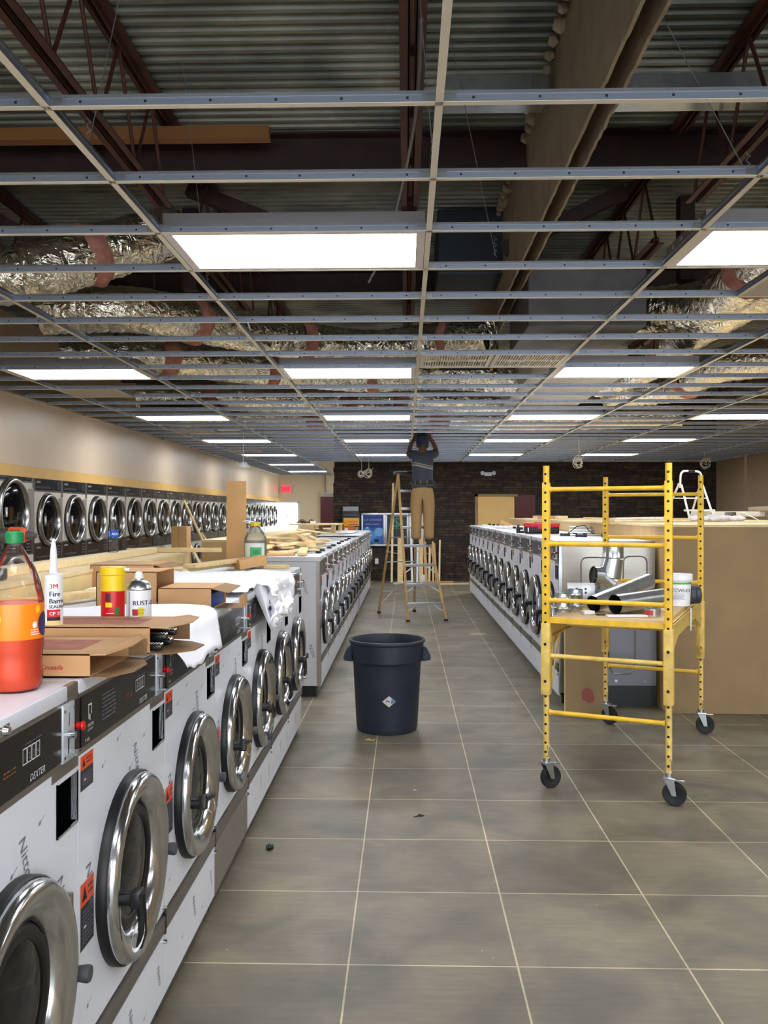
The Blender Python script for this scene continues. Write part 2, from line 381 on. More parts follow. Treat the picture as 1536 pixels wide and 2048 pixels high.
for (p, q, lab) in (((-3.6, 7.3, 4.2), (-2.3, 7.5, 3.5), 'left'), ((-1.75, 7.0, 4.25), (-.75, 7.0, 3.85), 'centre left'), ((1.75, 7.0, 4.2), (.8, 7.2, 3.8), 'centre right')):
    b = MB(); b.beam(p, q, .11, .10, girder, (0, 1, 0)); tag(b.build('steel_brace', smooth=0), f'dark sloping steel brace above the grid, {lab}', 'brace', 'sloping roof braces')
for (x, y, lab) in ((-1.88, 7.6, 'left of the first lamp'), (2.35, 7.4, 'beside the nearest right lamp')):
    b = MB(); b.box(x - .06, x + .06, y - .06, y + .06, 2.99 + .6, 4.29, girder); tag(b.build('steel_post', smooth=0), f'short dark steel hanging post {lab}', 'post', 'short dark hanging posts')
# old drywall strips hanging below the deck with a dark slot between
def drywall(x, z0, th, lab, ragged):
    b = MB(); random.seed(int(x * 100)); n = 190; y0, y1 = -1.0, 10.5; vs = []; fs = []
    for i in range(n + 1):
        y = y0 + (y1 - y0) * i / n; dz_ = random.uniform(-.006, .006) * ragged
        vs += [(x, y, z0 + dz_), (x + th, y, z0 + dz_), (x, y, ZD - .02), (x + th, y, ZD - .02)]
    for i in range(n):
        a = 4 * i; c = a + 4
        fs += [(a, c, c + 1, a + 1), (a, a + 2, c + 2, c), (a + 1, c + 1, c + 3, a + 3)]
    fs += [(0, 1, 3, 2), (4 * n, 4 * n + 2, 4 * n + 3, 4 * n + 1)]
    b.add(vs, fs, gyp); return b
o = drywall(.842, 3.47, .016, '', 1).build('drywall_strip', smooth=0); tag(o, 'ragged old drywall strip hanging from the deck, left of the dark slot', 'drywall', 'old drywall strips')
o2 = drywall(.972, 3.54, .016, '', 1.5).build('drywall_strip', smooth=0); tag(o2, 'ragged old drywall strip hanging from the deck, right of the dark slot', 'drywall', 'old drywall strips')
b = MB(); random.seed(4)
for i in range(70):
    y = -.6 + i * .155; r = random.uniform(.03, .055)
    M = T(.82 + random.uniform(-.02, .02), y, 4.235) @ Matrix.Scale(1, 4)
    bm = bmesh.new(); bmesh.ops.create_icosphere(bm, subdivisions=1, radius=r); b.frombm(bm, gyp, M)
o = b.build('foam_sealant', o, smooth=0); o['label'] = 'crusty tan sealant along the top edge'; o['kind'] = 'stuff'
# sheet metal ducts and boxes in the void
b = MB(); b.box(1.2, 5.5, 4.9, 5.15, 3.99, 4.09, galv); b.box(.2, .8, 4.9, 5.15, 3.99, 4.09, galv)
for i in (0, 1, 2, 4, 5, 6, 7, 8): b.box(.2 + i * .5 + (.1 if i > 3 else 0), .22 + i * .5 + (.1 if i > 3 else 0), 4.89, 5.16, 3.985, 4.095, galv) if abs(.2 + i * .5 - 1.0) > .15 else None
tag(b.build('metal_duct', smooth=0), 'grey sheet metal duct with seams crossing above the nearest bay', 'duct')
b = MB(); b.box(.28, .92, 7.6, 8.6, 3.72, 4.28, mat('dark_sheet_metal', (52, 58, 66), .5, metal=.5), .01); tag(b.build('air_handler_box', smooth=0), 'dark metal air handling box beside the centre runner', 'box')
b = MB(); b.box(.30, .86, 8.62, 8.66, 3.35, 3.39, yellow); b.box(.30, .33, 8.62, 8.66, 3.05, 3.39, yellow); b.box(.83, .86, 8.62, 8.66, 3.05, 3.39, yellow); b.box(.33, .83, 8.64, 8.655, 3.05, 3.35, black)
tag(b.build('filter_frame', smooth=0), 'black filter panel with yellow edges above the vent grilles', 'filter')
wboard = mat('duct_board_white', (206, 200, 196), .6, var=.05)
gyboard = mat('duct_board_grey', (112, 110, 114), .6, var=.15)
b = MB(); b.box(1.02, 2.0, 7.3, 8.6, 3.2, 3.75, gyboard, .01)
t = b.build('duct_plenum', smooth=0); tag(t, 'large grey square plenum above the grid behind the vent grilles', 'plenum')
b = MB(); b.box(1.25, 2.2, 8.7, 11.6, 3.02, 3.3, wboard, .01); b.text('S.A. 24.5', .1, (1.9, 8.95, 3.02), (-1, 0, 0), (0, 1, 0), inkgrey, .002)
tag(b.build('duct_plenum', smooth=0), 'pale duct board trunk with pen writing running back behind the grey plenum', 'plenum')

# ------------------------------------------------------------------ foil flexible ducts
def catmull(P, n=8):
    P = [Vector(p) for p in P]; P = [P[0] * 2 - P[1]] + P + [P[-1] * 2 - P[-2]]; out = []
    for i in range(1, len(P) - 2):
        for k in range(n):
            t = k / n; a, b_, c, d = P[i - 1], P[i], P[i + 1], P[i + 2]
            out.append(.5 * ((2 * b_) + (c - a) * t + (2 * a - 5 * b_ + 4 * c - d) * t * t + (3 * b_ - a - 3 * c + d) * t ** 3))
    out.append(P[-2]); return out
def flex_duct(path, r, label, bands, seed):
    random.seed(seed); pts = catmull(path, 22); n = 22; vs = []; fs = []
    t = empty('flexible_duct', pts[0]); o0 = pts[0]
    def ring(i, rr, jit):
        p = pts[i]; d = (pts[min(i + 1, len(pts) - 1)] - pts[max(i - 1, 0)]).normalized(); u = d.cross(Vector((0, 0, 1))).normalized(); w = u.cross(d)
        return [p - o0 + (u * math.cos(a) + w * math.sin(a)) * (rr * (1 + random.uniform(-jit, jit))) for a in (2 * math.pi * k / n for k in range(n))]
    for i in range(len(pts)): vs += ring(i, r * (1 + .035 * (i % 2)), .045)
    for i in range(len(pts) - 1):
        for k in range(n): k2 = (k + 1) % n; fs.append((i * n + k, i * n + k2, (i + 1) * n + k2, (i + 1) * n + k))
    b = MB(); b.add(vs, fs, foil); b.build('foil_jacket', t, 30)
    for f0 in bands:
        i0 = int(f0 * (len(pts) - 8)); vs = []; fs = []
        for j in range(5): vs += ring(i0 + j, r * (1.14 if 0 < j < 4 else 1.0), .06)
        for j in range(4):
            for k in range(n): k2 = (k + 1) % n; fs.append((j * n + k, j * n + k2, (j + 1) * n + k2, (j + 1) * n + k))
        b = MB(); b.add(vs, fs, pink); b.build('insulation_wrap', t, 60)['label'] = 'bare pink insulation band'
    tag(t, label, 'duct', 'crinkled foil flexible ducts')
flex_duct([(-3.7, 5.9, 3.36), (-2.85, 6.05, 3.30), (-2.35, 6.3, 3.5), (-1.8, 6.8, 3.85)], .20, 'silver foil duct sagging at the far left edge, nearest on that side', [.75], 1)
flex_duct([(-2.9, 6.9, 3.25), (-2.2, 7.0, 3.28), (-1.65, 7.7, 3.3), (-1.1, 8.3, 3.3), (-.4, 8.7, 3.28), (.3, 8.5, 3.3), (.8, 8.2, 3.3)], .18, 'silver foil duct curving from the left to above the centre runner', [.28, .55, .9], 2)
flex_duct([(-3.4, 8.6, 3.2), (-2.6, 8.7, 3.22), (-1.9, 9.4, 3.24), (-1.2, 9.7, 3.22), (-.4, 9.9, 3.2), (.4, 9.75, 3.2), (1.23, 9.9, 3.17)], .18, 'silver foil duct looping behind the first curved one across the middle', [.2, .45, .7], 3)
flex_duct([(-3.6, 11.6, 3.2), (-2.4, 11.9, 3.22), (-1.2, 12.2, 3.2), (0, 12.0, 3.2), (1.2, 12.3, 3.2), (2.2, 12.2, 3.22)], .18, 'silver foil duct running straight across the middle third of the hall', [.15, .5, .62], 4)
flex_duct([(2.0, 4.2, 3.75), (2.35, 5.0, 3.6), (2.5, 5.9, 3.45), (2.45, 6.9, 3.34), (2.35, 7.5, 3.4), (2.02, 7.9, 3.45)], .19, 'silver foil duct bending down at the right edge, nearest on that side', [.12, .5], 5)
flex_duct([(3.5, 6.2, 3.35), (2.9, 6.7, 3.4), (2.5, 7.7, 3.25), (2.62, 8.8, 3.25), (2.5, 9.6, 3.2), (2.22, 10.2, 3.17)], .18, 'silver foil duct behind the right edge bend turning toward the middle', [.1, .6], 6)
flex_duct([(5.0, 8.6, 3.25), (4.1, 8.9, 3.22), (3.4, 9.6, 3.25), (3.3, 10.8, 3.2), (2.6, 11.4, 3.2)], .19, 'silver foil duct over the plywood counter on the right', [.25, .7], 7)
flex_duct([(-3.5, 14.2, 3.2), (-1.8, 14.5, 3.22), (0, 14.3, 3.2), (2, 14.6, 3.2), (4.5, 14.4, 3.22)], .18, 'silver foil duct across the hall farthest from the viewer', [.3, .6], 8)

# ------------------------------------------------------------------ suspended grid
XM0 = .1034; YT0 = 2.69; GX = 1.2192; GY = .6096
def tee_mesh(L, main, along_y):
    b = MB(); w = .0125; h = .045 if main else .040
    if along_y:
        b.box(-w, w, 0, L, 0, .0015, teewhite); b.box(-.0012, .0012, 0, L, .0016, h - .01, teeweb); b.box(-.0045, .0045, 0, L, h - .011, h, teebulb)
    else:
        b.box(0, L, -w, w, 0, .0015, teewhite); b.box(0, L, -.0012, .0012, .0016, h - .01, teeweb); b.box(0, L, -.0045, .0045, h - .011, h, teebulb)
        k = 0.1
        while k < L - .1: b.box(k, k + .008, -.0018, .0018, .015, .023, holeblack); k += .2032
        for e in (.012, L - .05): b.box(e, e + .038, -.004, .004, .006, .028, galv)
    return b
mains = [(i, XM0 + GX * i) for i in range(-3, 7)]
bayname = {-4: 'left wall bay', -3: 'second bay from the left wall', -2: 'third bay from the left wall', -1: 'bay just left of the centre runner', 0: 'bay just right of the centre runner', 1: 'second bay right of centre', 2: 'third bay right of centre', 3: 'fourth bay right of centre', 4: 'fifth bay right of centre', 5: 'sixth bay right of centre', 6: 'right wall bay'}
mname = {-3: 'leftmost', -2: 'second from the left wall', -1: 'just left of the centre one', 0: 'the centre one', 1: 'first right of the centre one', 2: 'second right of the centre one', 3: 'third right of the centre one', 4: 'fourth right of the centre one', 5: 'fifth right of the centre one', 6: 'nearest the right wall'}
for i, x in mains:
    ye = YBL if x < -1.74 else YB
    o = tee_mesh(ye - YF, True, True).build('ceiling_runner', smooth=0, loc=(x, YF, HC))
    tag(o, f'long white faced ceiling grid runner, {mname[i]}', 'ceiling grid', 'long ceiling grid runners')
cross4 = tee_mesh(GX - .002, False, False).build('ceiling_cross_tee', smooth=0); usedc = False
crossL = None; crossR = None
def px(x, y, z):
    c = math.cos(.0248); s_ = math.sin(.0248); X = x * c + y * s_; Y = -x * s_ + y * c
    return 768 + 1748 * X / max(Y, .01), 1027 - 1748 * (z - 1.635) / max(Y, .01)
for j in range(0, 43):
    y = YT0 + GY * j
    for i in range(-4, 7):
        if y > YB and i > -3: continue
        if y > YB - .05 and i >= -2: continue
        x0 = XM0 + GX * i; x1 = x0 + GX
        if i == -4: x0 = XL + .02
        if i == 6: continue
        a = px(x0, y, HC); c = px(x1, y, HC)
        if a[0] > 1560 or c[0] < -25: continue
        if i == -4:
            if crossL is None: crossL = tee_mesh(XM0 - 3 * GX - XL - .03, False, False).build('ceiling_cross_tee', smooth=0); o = crossL
            else: o = crossL.copy(); COL.objects.link(o)
        else:
            if not usedc: o = cross4; usedc = True
            else: o = cross4.copy(); COL.objects.link(o)
        o.location = (x0 + .001, y, HC)
        tag(o, f'steel ceiling cross tee, {ORD[j]} row from the viewer, {bayname[i]}', 'ceiling grid', 'short ceiling grid cross tees')
# wall angle
b = MB(); b.box(XL - .02, XL + .02, YF, YBL, HC - .001, HC + .002, teewhite); b.box(XL - .02, XL - .015, YF, YBL, HC, HC + .03, teewhite); struct(b.build('trim_2', smooth=0))
b = MB(); b.box(-1.75, XR, YB - .025, YB - .001, HC - .001, HC + .002, teewhite); b.box(-1.75, XR, YB - .004, YB - .001, HC, HC + .03, teewhite); struct(b.build('trim_3', smooth=0))
# lamps
def troffer():
    t = empty('ceiling_lamp'); W = GX - .03; D = GY - .03
    f = MB()
    for (x0, x1, y0, y1) in ((0, W, 0, .022), (0, W, D - .022, D), (0, .04, .022, D - .022), (W - .04, W, .022, D - .022)): f.box(x0, x1, y0, y1, 0.001, .016, lampframe)
    f.build('frame', t, 0)
    h = MB(); hm = mat('lamp_housing_steel', (150, 146, 150), .4, metal=.6); h.box(0, W, 0, .004, .016, .09, hm); h.box(0, W, D - .004, D, .016, .09, hm); h.box(0, .004, 0, D, .016, .09, hm); h.box(W - .004, W, 0, D, .016, .09, hm); h.box(0, W, 0, D, .09, .095, hm)
    for k in range(4): h.box(-.002, .0, .08 + k * .13, .095 + k * .13, .06, .08, white)
    h.build('housing', t, 0)
    d = MB(); d.box(.04, W - .04, .022, D - .022, .009, .014, lamp_m); d.build('diffuser', t, 0)
    return t
rows = {-10: 'added behind the viewer, farther row', -4: 'added behind the viewer, nearer row', 2: 'nearest row', 8: 'second row', 14: 'third row', 20: 'fourth row', 26: 'fifth row', 32: 'sixth row', 38: 'seventh row', 44: 'farthest row'}  # rows behind the viewer are unseen lamps added to light the foreground
proto = troffer(); first = True
lcols = {-3: 'column by the left wall', -1: 'column beside the centre runner', 1: 'first column right of centre', 3: 'second column right of centre'}
for j, rn in rows.items():
    for i, cn in lcols.items():
        y = YT0 + GY * j
        if y > YB - .7 and i > -3: continue
        if y + GY > YBL: continue
        if i == -3 and j == 2: continue
        t = proto if first else dup(proto); first = False
        t.location = (XM0 + GX * i + .015, y + .015, HC + .002)
        tag(t, f'lit white ceiling lamp panel, {rn}, {cn}', 'ceiling light', 'lit ceiling lamp panels')
# vent grilles
for k, lab in ((0, 'left'), (1, 'right')):
    t = empty('ceiling_vent', (XM0 + .016 + k * .6, YT0 + GY * 7 + .015, HC + .002)); f = MB(); W = .588; D = .58
    for (x0, x1, y0, y1) in ((0, W, 0, .03), (0, W, D - .03, D), (0, .035, .03, D - .03), (W - .035, W, .03, D - .03)): f.box(x0, x1, y0, y1, 0, .012, teewhite)
    f.build('frame', t, 0); f = MB()
    for q in range(24): xx = .045 + q * .0212; f.box(xx, xx + .008, .03, D - .03, 0.002, .018, teewhite)
    f.build('louver_blades', t, 0); f = MB(); f.box(.035, W - .035, D / 2 - .008, D / 2 + .008, 0, .019, teewhite); f.build('divider_bar', t, 0)
    tag(t, f'white louvered ceiling vent grille, {lab} of the pair beside the centre runner', 'vent', 'paired ceiling vent grilles')
tilem = mat('ceiling_tile_white', (206, 198, 184), .9, bump=.5, bscale=150)
for (x, j, lab) in ((XM0 + GX * 1.5, 3, 'at the right edge beside the nearest lamp'), (XM0 - GX * 3, 10, 'near the left wall, nearest of three'), (XM0 - GX * 3, 17, 'near the left wall, middle of three'), (XM0 - GX * 3, 24, 'near the left wall, farthest of three')):
    b = MB(); b.box(.005, .6, .005, .6, .003, .018, tilem); tag(b.build('ceiling_tile', smooth=0, loc=(x, YT0 + GY * j, HC)), f'plain white square ceiling tile {lab}', 'ceiling tile', 'fitted ceiling tiles')
    b = tee_mesh(GY - .004, False, True); o = b.build('ceiling_cross_tee', smooth=0, loc=(x if j == 3 else x + .61, YT0 + GY * j, HC)); tag(o, f'short ceiling tee edging the tile {lab}', 'ceiling grid')
# hanger wires
wires = [(-1.116, 3.05, -.9, 'left of the first long runner at top left'), (-1.116, 4.9, -1.3, 'above the nearest lamp left corner'), (.10, 3.2, .0, 'beside the centre runner near the top'), (.1, 5.4, .18, 'at the vent side of the centre runner'), (1.32, 3.4, .7, 'across the drywall strips'), (-2.33, 6.3, -2.2, 'far left over the foil duct'), (.45, 4.4, .2, 'bay right of the centre runner'), (-2.33, 8.1, -2.4, 'far left behind the foil ducts')]
wm = mat('hanger_wire_steel', (150, 150, 150), .4, metal=.8)
for (x, y, xt, lab) in wires:
    b = MB(); b.cyl((x, y, HC + .04), (xt, y + .15, 4.28), .0022, wm, 5)
    pts = [(x + .008 * math.cos(k * 1.7), y + .008 * math.sin(k * 1.7), HC + .03 + .008 * k) for k in range(14)]; b.tube(pts, .0018, wm, 4)
    tag(b.build('hanger_wire'), f'thin steel hanger wire {lab}', 'wire', 'grid hanger wires')
b = MB(); b.tube(catmull([(.0, 3.0, 3.9), (.06, 3.3, 3.75), (.04, 4.2, 3.5), (-.12, 5.4, 3.3), (-.25, 5.9, 3.2)], 8), .008, wm, 6); tag(b.build('flexible_conduit'), 'thin grey conduit sagging beside the centre joist', 'conduit')
b = MB(); b.box(-.0, .12, 2.85, 2.97, 3.72, 3.8, galv, .005); b.cyl((.06, 2.9, 3.66), (.06, 2.9, 3.72), .012, galv, 8); tag(b.build('junction_box'), 'grey metal junction box beside the centre runner at the top', 'electrical box')
# cable coils hanging below the grid
def coil(x, y, z, r, label, seed):
    random.seed(seed); b = MB(); b.tube([(x, y, HC + .02), (x + .01, y, z + r + .05), (x, y, z + r)], .006, cable_m, 6)
    for q in range(5):
        cx, cz, rr = random.uniform(-.3, .3) * r, random.uniform(-.3, .3) * r, r * random.uniform(.55, .95); ti = random.uniform(-.8, .8)
        b.tube([(x + cx + rr * math.cos(a) * math.cos(ti), y + rr * math.cos(a) * math.sin(ti), z + cz + rr * math.sin(a) * (.8 + .1 * q)) for a in [i * .35 for i in range(18)]], .005, cable_m, 5)
    b.tube([(x, y, z), (x + r * 1.1, y, z + r * 1.2)], .005, cable_m, 5)
    tag(b.build('cable_coil'), label, 'cable', 'coils of white cable under the grid')
coil((1155 - 811) / 1748 * 14.8, 14.8, 2.50, .085, 'bright coil of white cable hanging above the scaffold left post', 1)
coil((1403 - 811) / 1748 * 18, 18, 2.66, .12, 'dim coil of white cable hanging near the right wall', 2)
coil(-.86, 20.2, 2.57, .1, 'small coil of white cable hanging over the drinks posters', 3)
coil((722 - 811) / 1748 * 18, 18.0, 2.45, .07, 'coil of white cable hanging beside the ladder top', 6)
b = MB(); b.lathe([(.0, .0), (.05, -.01), (.085, -.05), (.09, -.09), (.075, -.09), (.06, -.04)], white, 20, T((485 - 811) / 1748 * 13.5, 13.5, 2.44)); b.cyl(((485 - 811) / 1748 * 13.5, 13.5, 2.43), ((485 - 811) / 1748 * 13.5, 13.5, HC), .006, cable_m, 6)
tag(b.build('pendant_cap'), 'small white dome cap hanging on a cord near the left wall', 'fixture')

# ------------------------------------------------------------------ washing machines (front faces local +X, width along +Y)
def ink_lines(b, x, y0, y1, z0, z1, n, m, r=0.0012):
    """rows of tiny print on a face that looks along +X"""
    random.seed(n)
    for k in range(n):
        z = z1 - (k + .5) * (z1 - z0) / n; h = (z1 - z0) / n * .35; y = y0
        while y < y1 - .004:
            w = random.uniform(.003, .012); ye = min(y + w, y1); b.quad((x, y, z - h / 2), (x, ye, z - h / 2), (x, ye, z + h / 2), (x, y, z + h / 2), m); y = ye + .003
def warning_label(name, p, y0, y1, z0, z1, split, xf):
    b = MB(); b.box(xf, xf + .0006, y0, y1, z0, split, labeldark); b.box(xf, xf + .0006, y0, y1, split, z1, orange)
    x = xf + .0012; cz = (split + z1) / 2; h = (z1 - split)
    b.add([(x, y0 + .008, cz - h * .3), (x, y0 + .008 + h * .6, cz - h * .3), (x, y0 + .008 + h * .3, cz + h * .35)], [(0, 1, 2)], inkblack)
    ink_lines(b, x, y0 + .014 + h * .6, y1 - .006, cz - h * .25, cz + h * .3, 2, inkblack)
    ink_lines(b, x, y0 + .012, y1 - .01, z0 + .01, split - .01, max(3, int((split - z0) / .012)), inkgrey)
    b.box(xf, xf + .0011, y0 + .02, y0 + .035, (z0 + split) / 2 - .004, (z0 + split) / 2, inkwhite)
    return b.build(name, p, 0)
def door_parts(parent, w_c, zc, R, gl, hand=True, strap=False, dryer=False):
    M0 = T(0, w_c, zc) @ RX; k = R / .265
    if not dryer:
        prof = [(.264 * k, .022), (.266 * k, .028), (.263 * k, .040), (.254 * k, .050), (.246 * k, .053), (.238 * k, .052), (.218 * k, .046), (.20 * k, .038), (.186 * k, .026), (.178 * k, .012), (.174 * k, -.01)]
    else:
        prof = [(.268 * k, .004), (.268 * k, .03), (.262 * k, .046), (.252 * k, .052), (.238 * k, .05), (.230 * k, .038), (.226 * k, .01)]
    r = MB(); r.lathe(prof, chrome if not dryer else mat('satin_chrome', (176, 176, 174), .26, metal=1.0), 48, M0); d = r.build('door', parent, 50)
    g = MB()
    if not dryer:
        g.lathe([(.272 * k, .0), (.272 * k, .022), (.268 * k, .026), (.255 * k, .024)], black, 48, M0)
    else:
        g.lathe([(.278 * k, .0), (.278 * k, .012), (.266 * k, .014)], rubber, 48, M0)
    g.build('gasket', d, 50)
    q = MB(); ri = prof[-1][0]
    q.lathe([(ri * 1.02, .004), (ri * .97, .008), (ri * .82, .014), (ri * .55, .02), (ri * .25, .024), (0.0001, .025)], glassdark, 40, M0); q.build('door_glass', d, 60)
    if not dryer:
        q = MB(); q.lathe([(ri * 1.01, .010), (ri * .95, .020), (ri * .84, .020), (ri * .80, .012)], black, 40, M0); q.build('inner_gasket', d, 60)
    if hand and not dryer:
        h = MB(); hy = w_c - .205 * k; hz = zc - .01
        h.cyl((0, 0, 0), (.035, 0, 0), .02, black, 14); h.box(.03, .058, -.022, .03, -.022, .02, black, .008)
        h.tube([(.048, .015, .005), (.052, .018, -.045), (.054, .018, -.10), (.046, .016, -.135)], [.014, .0125, .0115, .009], black, 10)
        hh = h.build('handle', d, 45); hh.location = (.042, hy, hz)
        if strap:
            s_ = MB(); rr = .026; pts = [(.052 + rr * .55 * math.cos(a), -.012 + rr * math.sin(a) * 1.2, -.09 + .025 * math.sin(a)) for a in [i * .52 for i in range(13)]]
            for i in range(12):
                a, c = Vector(pts[i]), Vector(pts[i + 1]); s_.quad(a - Vector((0, 0, .005)), c - Vector((0, 0, .005)), c + Vector((0, 0, .005)), a + Vector((0, 0, .005)), white)
            s_.build('shipping_strap', hh, 0)
    if dryer:
        h = MB(); hy = w_c - .2 * k; h.box(.052, .078, hy - .012, hy + .012, zc - .05, zc + .05, chrome, .006); h.build('handle', d, 45)
    return d
def film_print(b, spots, x, m=inkgrey):
    for (y, z, s_, ang) in spots:
        b.text('Nitto', s_, (x, y, z), (0, math.cos(ang), math.sin(ang)), (0, -math.sin(ang), math.cos(ang)), m, .0, .25)
def film_arrows(b, spots, x, m=inkgrey):
    for (y, z) in spots:
        b.quad((x, y, z), (x, y + .026, z + .011), (x, y + .0255, z + .0125), (x, y - .0, z + .0015), m)
        b.add([(x, y - .008, z - .003), (x, y + .004, z - .002), (x, y + .001, z + .008)], [(0, 1, 2)], m)
def washer(w, H, R, zc, depth=.76, big=False, strap=False):
    t = empty('washing_machine')
    zp0 = H - .165; zp1 = H - .042    # control panel
    b = MB(); b.box(-depth, -.11, .004, w - .004, .06, H - .04, steel); b.build('cabinet', t, 0)
    b = MB(); b.box(-depth, -.03, .01, w - .01, 0, .075, black); b.box(-.03, -.024, .006, w - .006, .0, .068, darksteel); b.build('kick_plate', t, 0)
    # front panel with soap box opening
    sy0, sy1 = w * .825, w * .985; sz0, sz1 = zp0 - .165, zp0 - .05; g = .0025
    b = MB(); b.box(-.014, 0, g, w - g, .345, sz0, film); b.box(-.014, 0, g, sy0, sz0, sz1, film); b.box(-.014, 0, sy1, w - g, sz0, sz1, film); b.box(-.014, 0, g, w - g, sz1, zp0 - .018, film)
    b.box(-.014, .0004, sy0 - .03, w - g, sz1 + .012, zp0 - .018, steel)
    film_print(b, [(w * .06, zp0 - .30, .05, -1.25), (w * .56, zp0 - .10, .045, -1.2), (w * .82, zp0 - .26, .05, -1.25)], .0012)
    film_arrows(b, [(w * .22, zp0 - .09), (w * .38, zp0 - .05), (w * .52, zp0 - .16), (w * .1, zp0 - .4), (w * .9, zp0 - .36), (w * .7, zp0 - .1), (w * .08, .42), (w * .92, .45)], .0012)
    b.build('front_panel', t, 0)
    b = MB(); b.box(-.105, -.10, sy0, sy1, sz0, sz1, recess); b.box(-.10, -.012, sy0 - .004, sy0, sz0, sz1, recess); b.box(-.10, -.012, sy1, sy1 + .003, sz0, sz1, recess); b.box(-.10, -.012, sy0, sy1, sz0 - .004, sz0, recess); b.box(-.10, -.012, sy0, sy1, sz1, sz1 + .004, recess); b.box(-.008, .003, sy0 - .004, sy0, sz0 - .004, sz1 + .004, recess); b.box(-.012, .003, sy1, sy1 + .004, sz0 - .004, sz1 + .004, chrome); b.box(-.012, .003, sy0, sy1, sz0 - .006, sz0, chrome)
    b.build('soap_opening', t, 0)
    b = MB(); b.box(-.014, .001, g, w - g, .07, .27, film); film_print(b, [(w * .5, .22, .04, -1.2), (w * .88, .2, .034, -1.2)] if strap else [(w * .3, .2, .03, -1.2)], .0022); film_arrows(b, [(w * .3, .15), (w * .7, .12)], .0022); b.build('lower_panel', t, 0)
    b = MB(); b.box(-.014, -.002, g, w - g, .268, .347, steel); b.box(-.002, .008, .0005, w - .0005, .285, .335, mat('band_grey', (112, 108, 102), .45, metal=.4), .001); b.box(-.012, .009, w - .016, w - g, .275, .345, black); b.build('trim_band', t, 30)
    # control panel
    b = MB(); b.box(-.014, -.001, g, w - g, zp0 - .018, zp1 + .014, steel); b.box(-.002, .004, .008, w * .845, zp0, zp1, blackgloss); b.box(-.002, .004, w * .95, w - .005, zp0, zp1, blackgloss)
    x = .0048; z = (zp0 + zp1) / 2
    b.text('DEXTER', .021, (x, w * .62, zp0 + .008), (0, 1, 0), (0, 0, 1), inkwhite, 0, .25)
    b.text('DEXTER', .011, (x, .048, zp0 + .040), (0, 1, 0), (0, 0, 1), inkwhite); b.text('LAUNDRY', .008, (x, .048, zp0 + .030), (0, 1, 0), (0, 0, 1), inkwhite)
    for (ya, yb, za, zb) in ((.052, .056, .06, .095), (.052, .075, .092, .096), (.072, .076, .07, .096), (.06, .066, .055, .07)): b.quad((x, ya, zp0 + za), (x, yb, zp0 + za), (x, yb, zp0 + zb), (x, ya, zp0 + zb), inkwhite)
    b.text('T-400' if not big else 'T-900', .013, (x, .03, zp0 + .006), (0, 1, 0), (0, 0, 1), inkwhite)
    ink_lines(b, x, w * .2, w * .34, zp0 + .03, zp1 - .02, 7, inkgrey); ink_lines(b, x, w * .46, w * .54, zp0 + .045, zp0 + .062, 2, inkamber)
    for q in range(4):
        ya = w * .575 + q * .0215
        for (u0, u1, v0, v1) in ((0, .019, 0, .0025), (0, .019, .0315, .034), (0, .0022, 0, .034), (.017, .0192, 0, .034)): b.quad((x, ya + u0, zp0 + .05 + v0), (x, ya + u1, zp0 + .05 + v0), (x, ya + u1, zp0 + .05 + v1), (x, ya + u0, zp0 + .05 + v1), inkwhite)
        b.text(str(q + 1), .02, (x, ya + .005, zp0 + .058), (0, 1, 0), (0, 0, 1), inkgrey)
    ink_lines(b, x, w * .59, w * .70, zp0 + .088, zp0 + .094, 1, inkgrey)
    cp = b.build('control_panel', t, 0)
    b = MB(); b.box(-.002, .007, w * .852, w * .945, zp0 - .006, zp1 + .004, mat('coin_plate', (196, 202, 210), .35, metal=.3), .003)
    for (yy, zz) in ((.862, .006), (.935, .006), (.862, .112), (.935, .112)): b.cyl((.007, w * yy, zp0 + zz), (.009, w * yy, zp0 + zz), .004, chrome, 8)
    b.box(.006, .0078, w * .898 - .001, w * .898 + .001, zp0 + .075, zp0 + .105, black)
    b.cyl((.007, w * .892, zp0 + .055), (.024, w * .892, zp0 + .055), .0085, chrome, 14); b.box(.006, .0078, w * .892 - .003, w * .892 + .003, zp0 + .012, zp0 + .05, black); b.box(.006, .03, w * .885, w * .935, zp0 + .008, zp0 + .013, chrome)
    b.build('coin_slot', cp, 40)
    b = MB(); b.cyl((.004, w * .972, z), (.014, w * .972, z), .009, red, 12); b.lathe([(.0001, .024), (.009, .0225), (.0115, .018), (.009, .012)], red if strap else mat('dull_red_button', (92, 30, 28), .5), 14, T(.0, w * .972, z) @ RX); b.build('stop_button', cp, 50)
    # top cover
    b = MB(); b.box(-depth, -.012, .002, w - .002, H - .012, H, film); b.box(-.018, .001, g, w - .07, H - .034, H - .0005, film, .004); b.box(-.018, .0005, w - .072, w - g, H - .034, H - .001, steel, .003); b.box(-.013, -.0, g, w - g, H - .042, H - .033, steel)
    tc_ = b.build('top_cover', t, 30)
    b = MB(); b.box(.0, .004, w * .44, w * .50, H - .034, H - .012, chrome, .0015); b.lathe([(.0001, .016), (.008, .014), (.011, .004)], chrome, 14, T(.0, w * .47, H - .023) @ RX); b.build('top_lock', tc_, 40)
    warning_label('warning_label', t, .012, .095, zp0 - .108, zp0 - .024, zp0 - .058, .0006)
    warning_label('warning_label', t, .012, .10, zc - .07, zc + .09, zc + .035, .0006)
    d = door_parts(t, w * .5, zc, R, True, True, strap)
    b = MB(); hy = w * .5 + R * 1.08; b.lathe([(.013, .0), (.016, .03), (.02, .06), (.018, .066), (.0001, .067)], mat('grey_rubber', (70, 70, 74), .6), 14, T(.0, hy, zc - .06) @ RX); b.box(0, .03, hy - .02, hy - .005, zc - .13, zc + .13, steel, .004); b.build('hinge', t, 45)
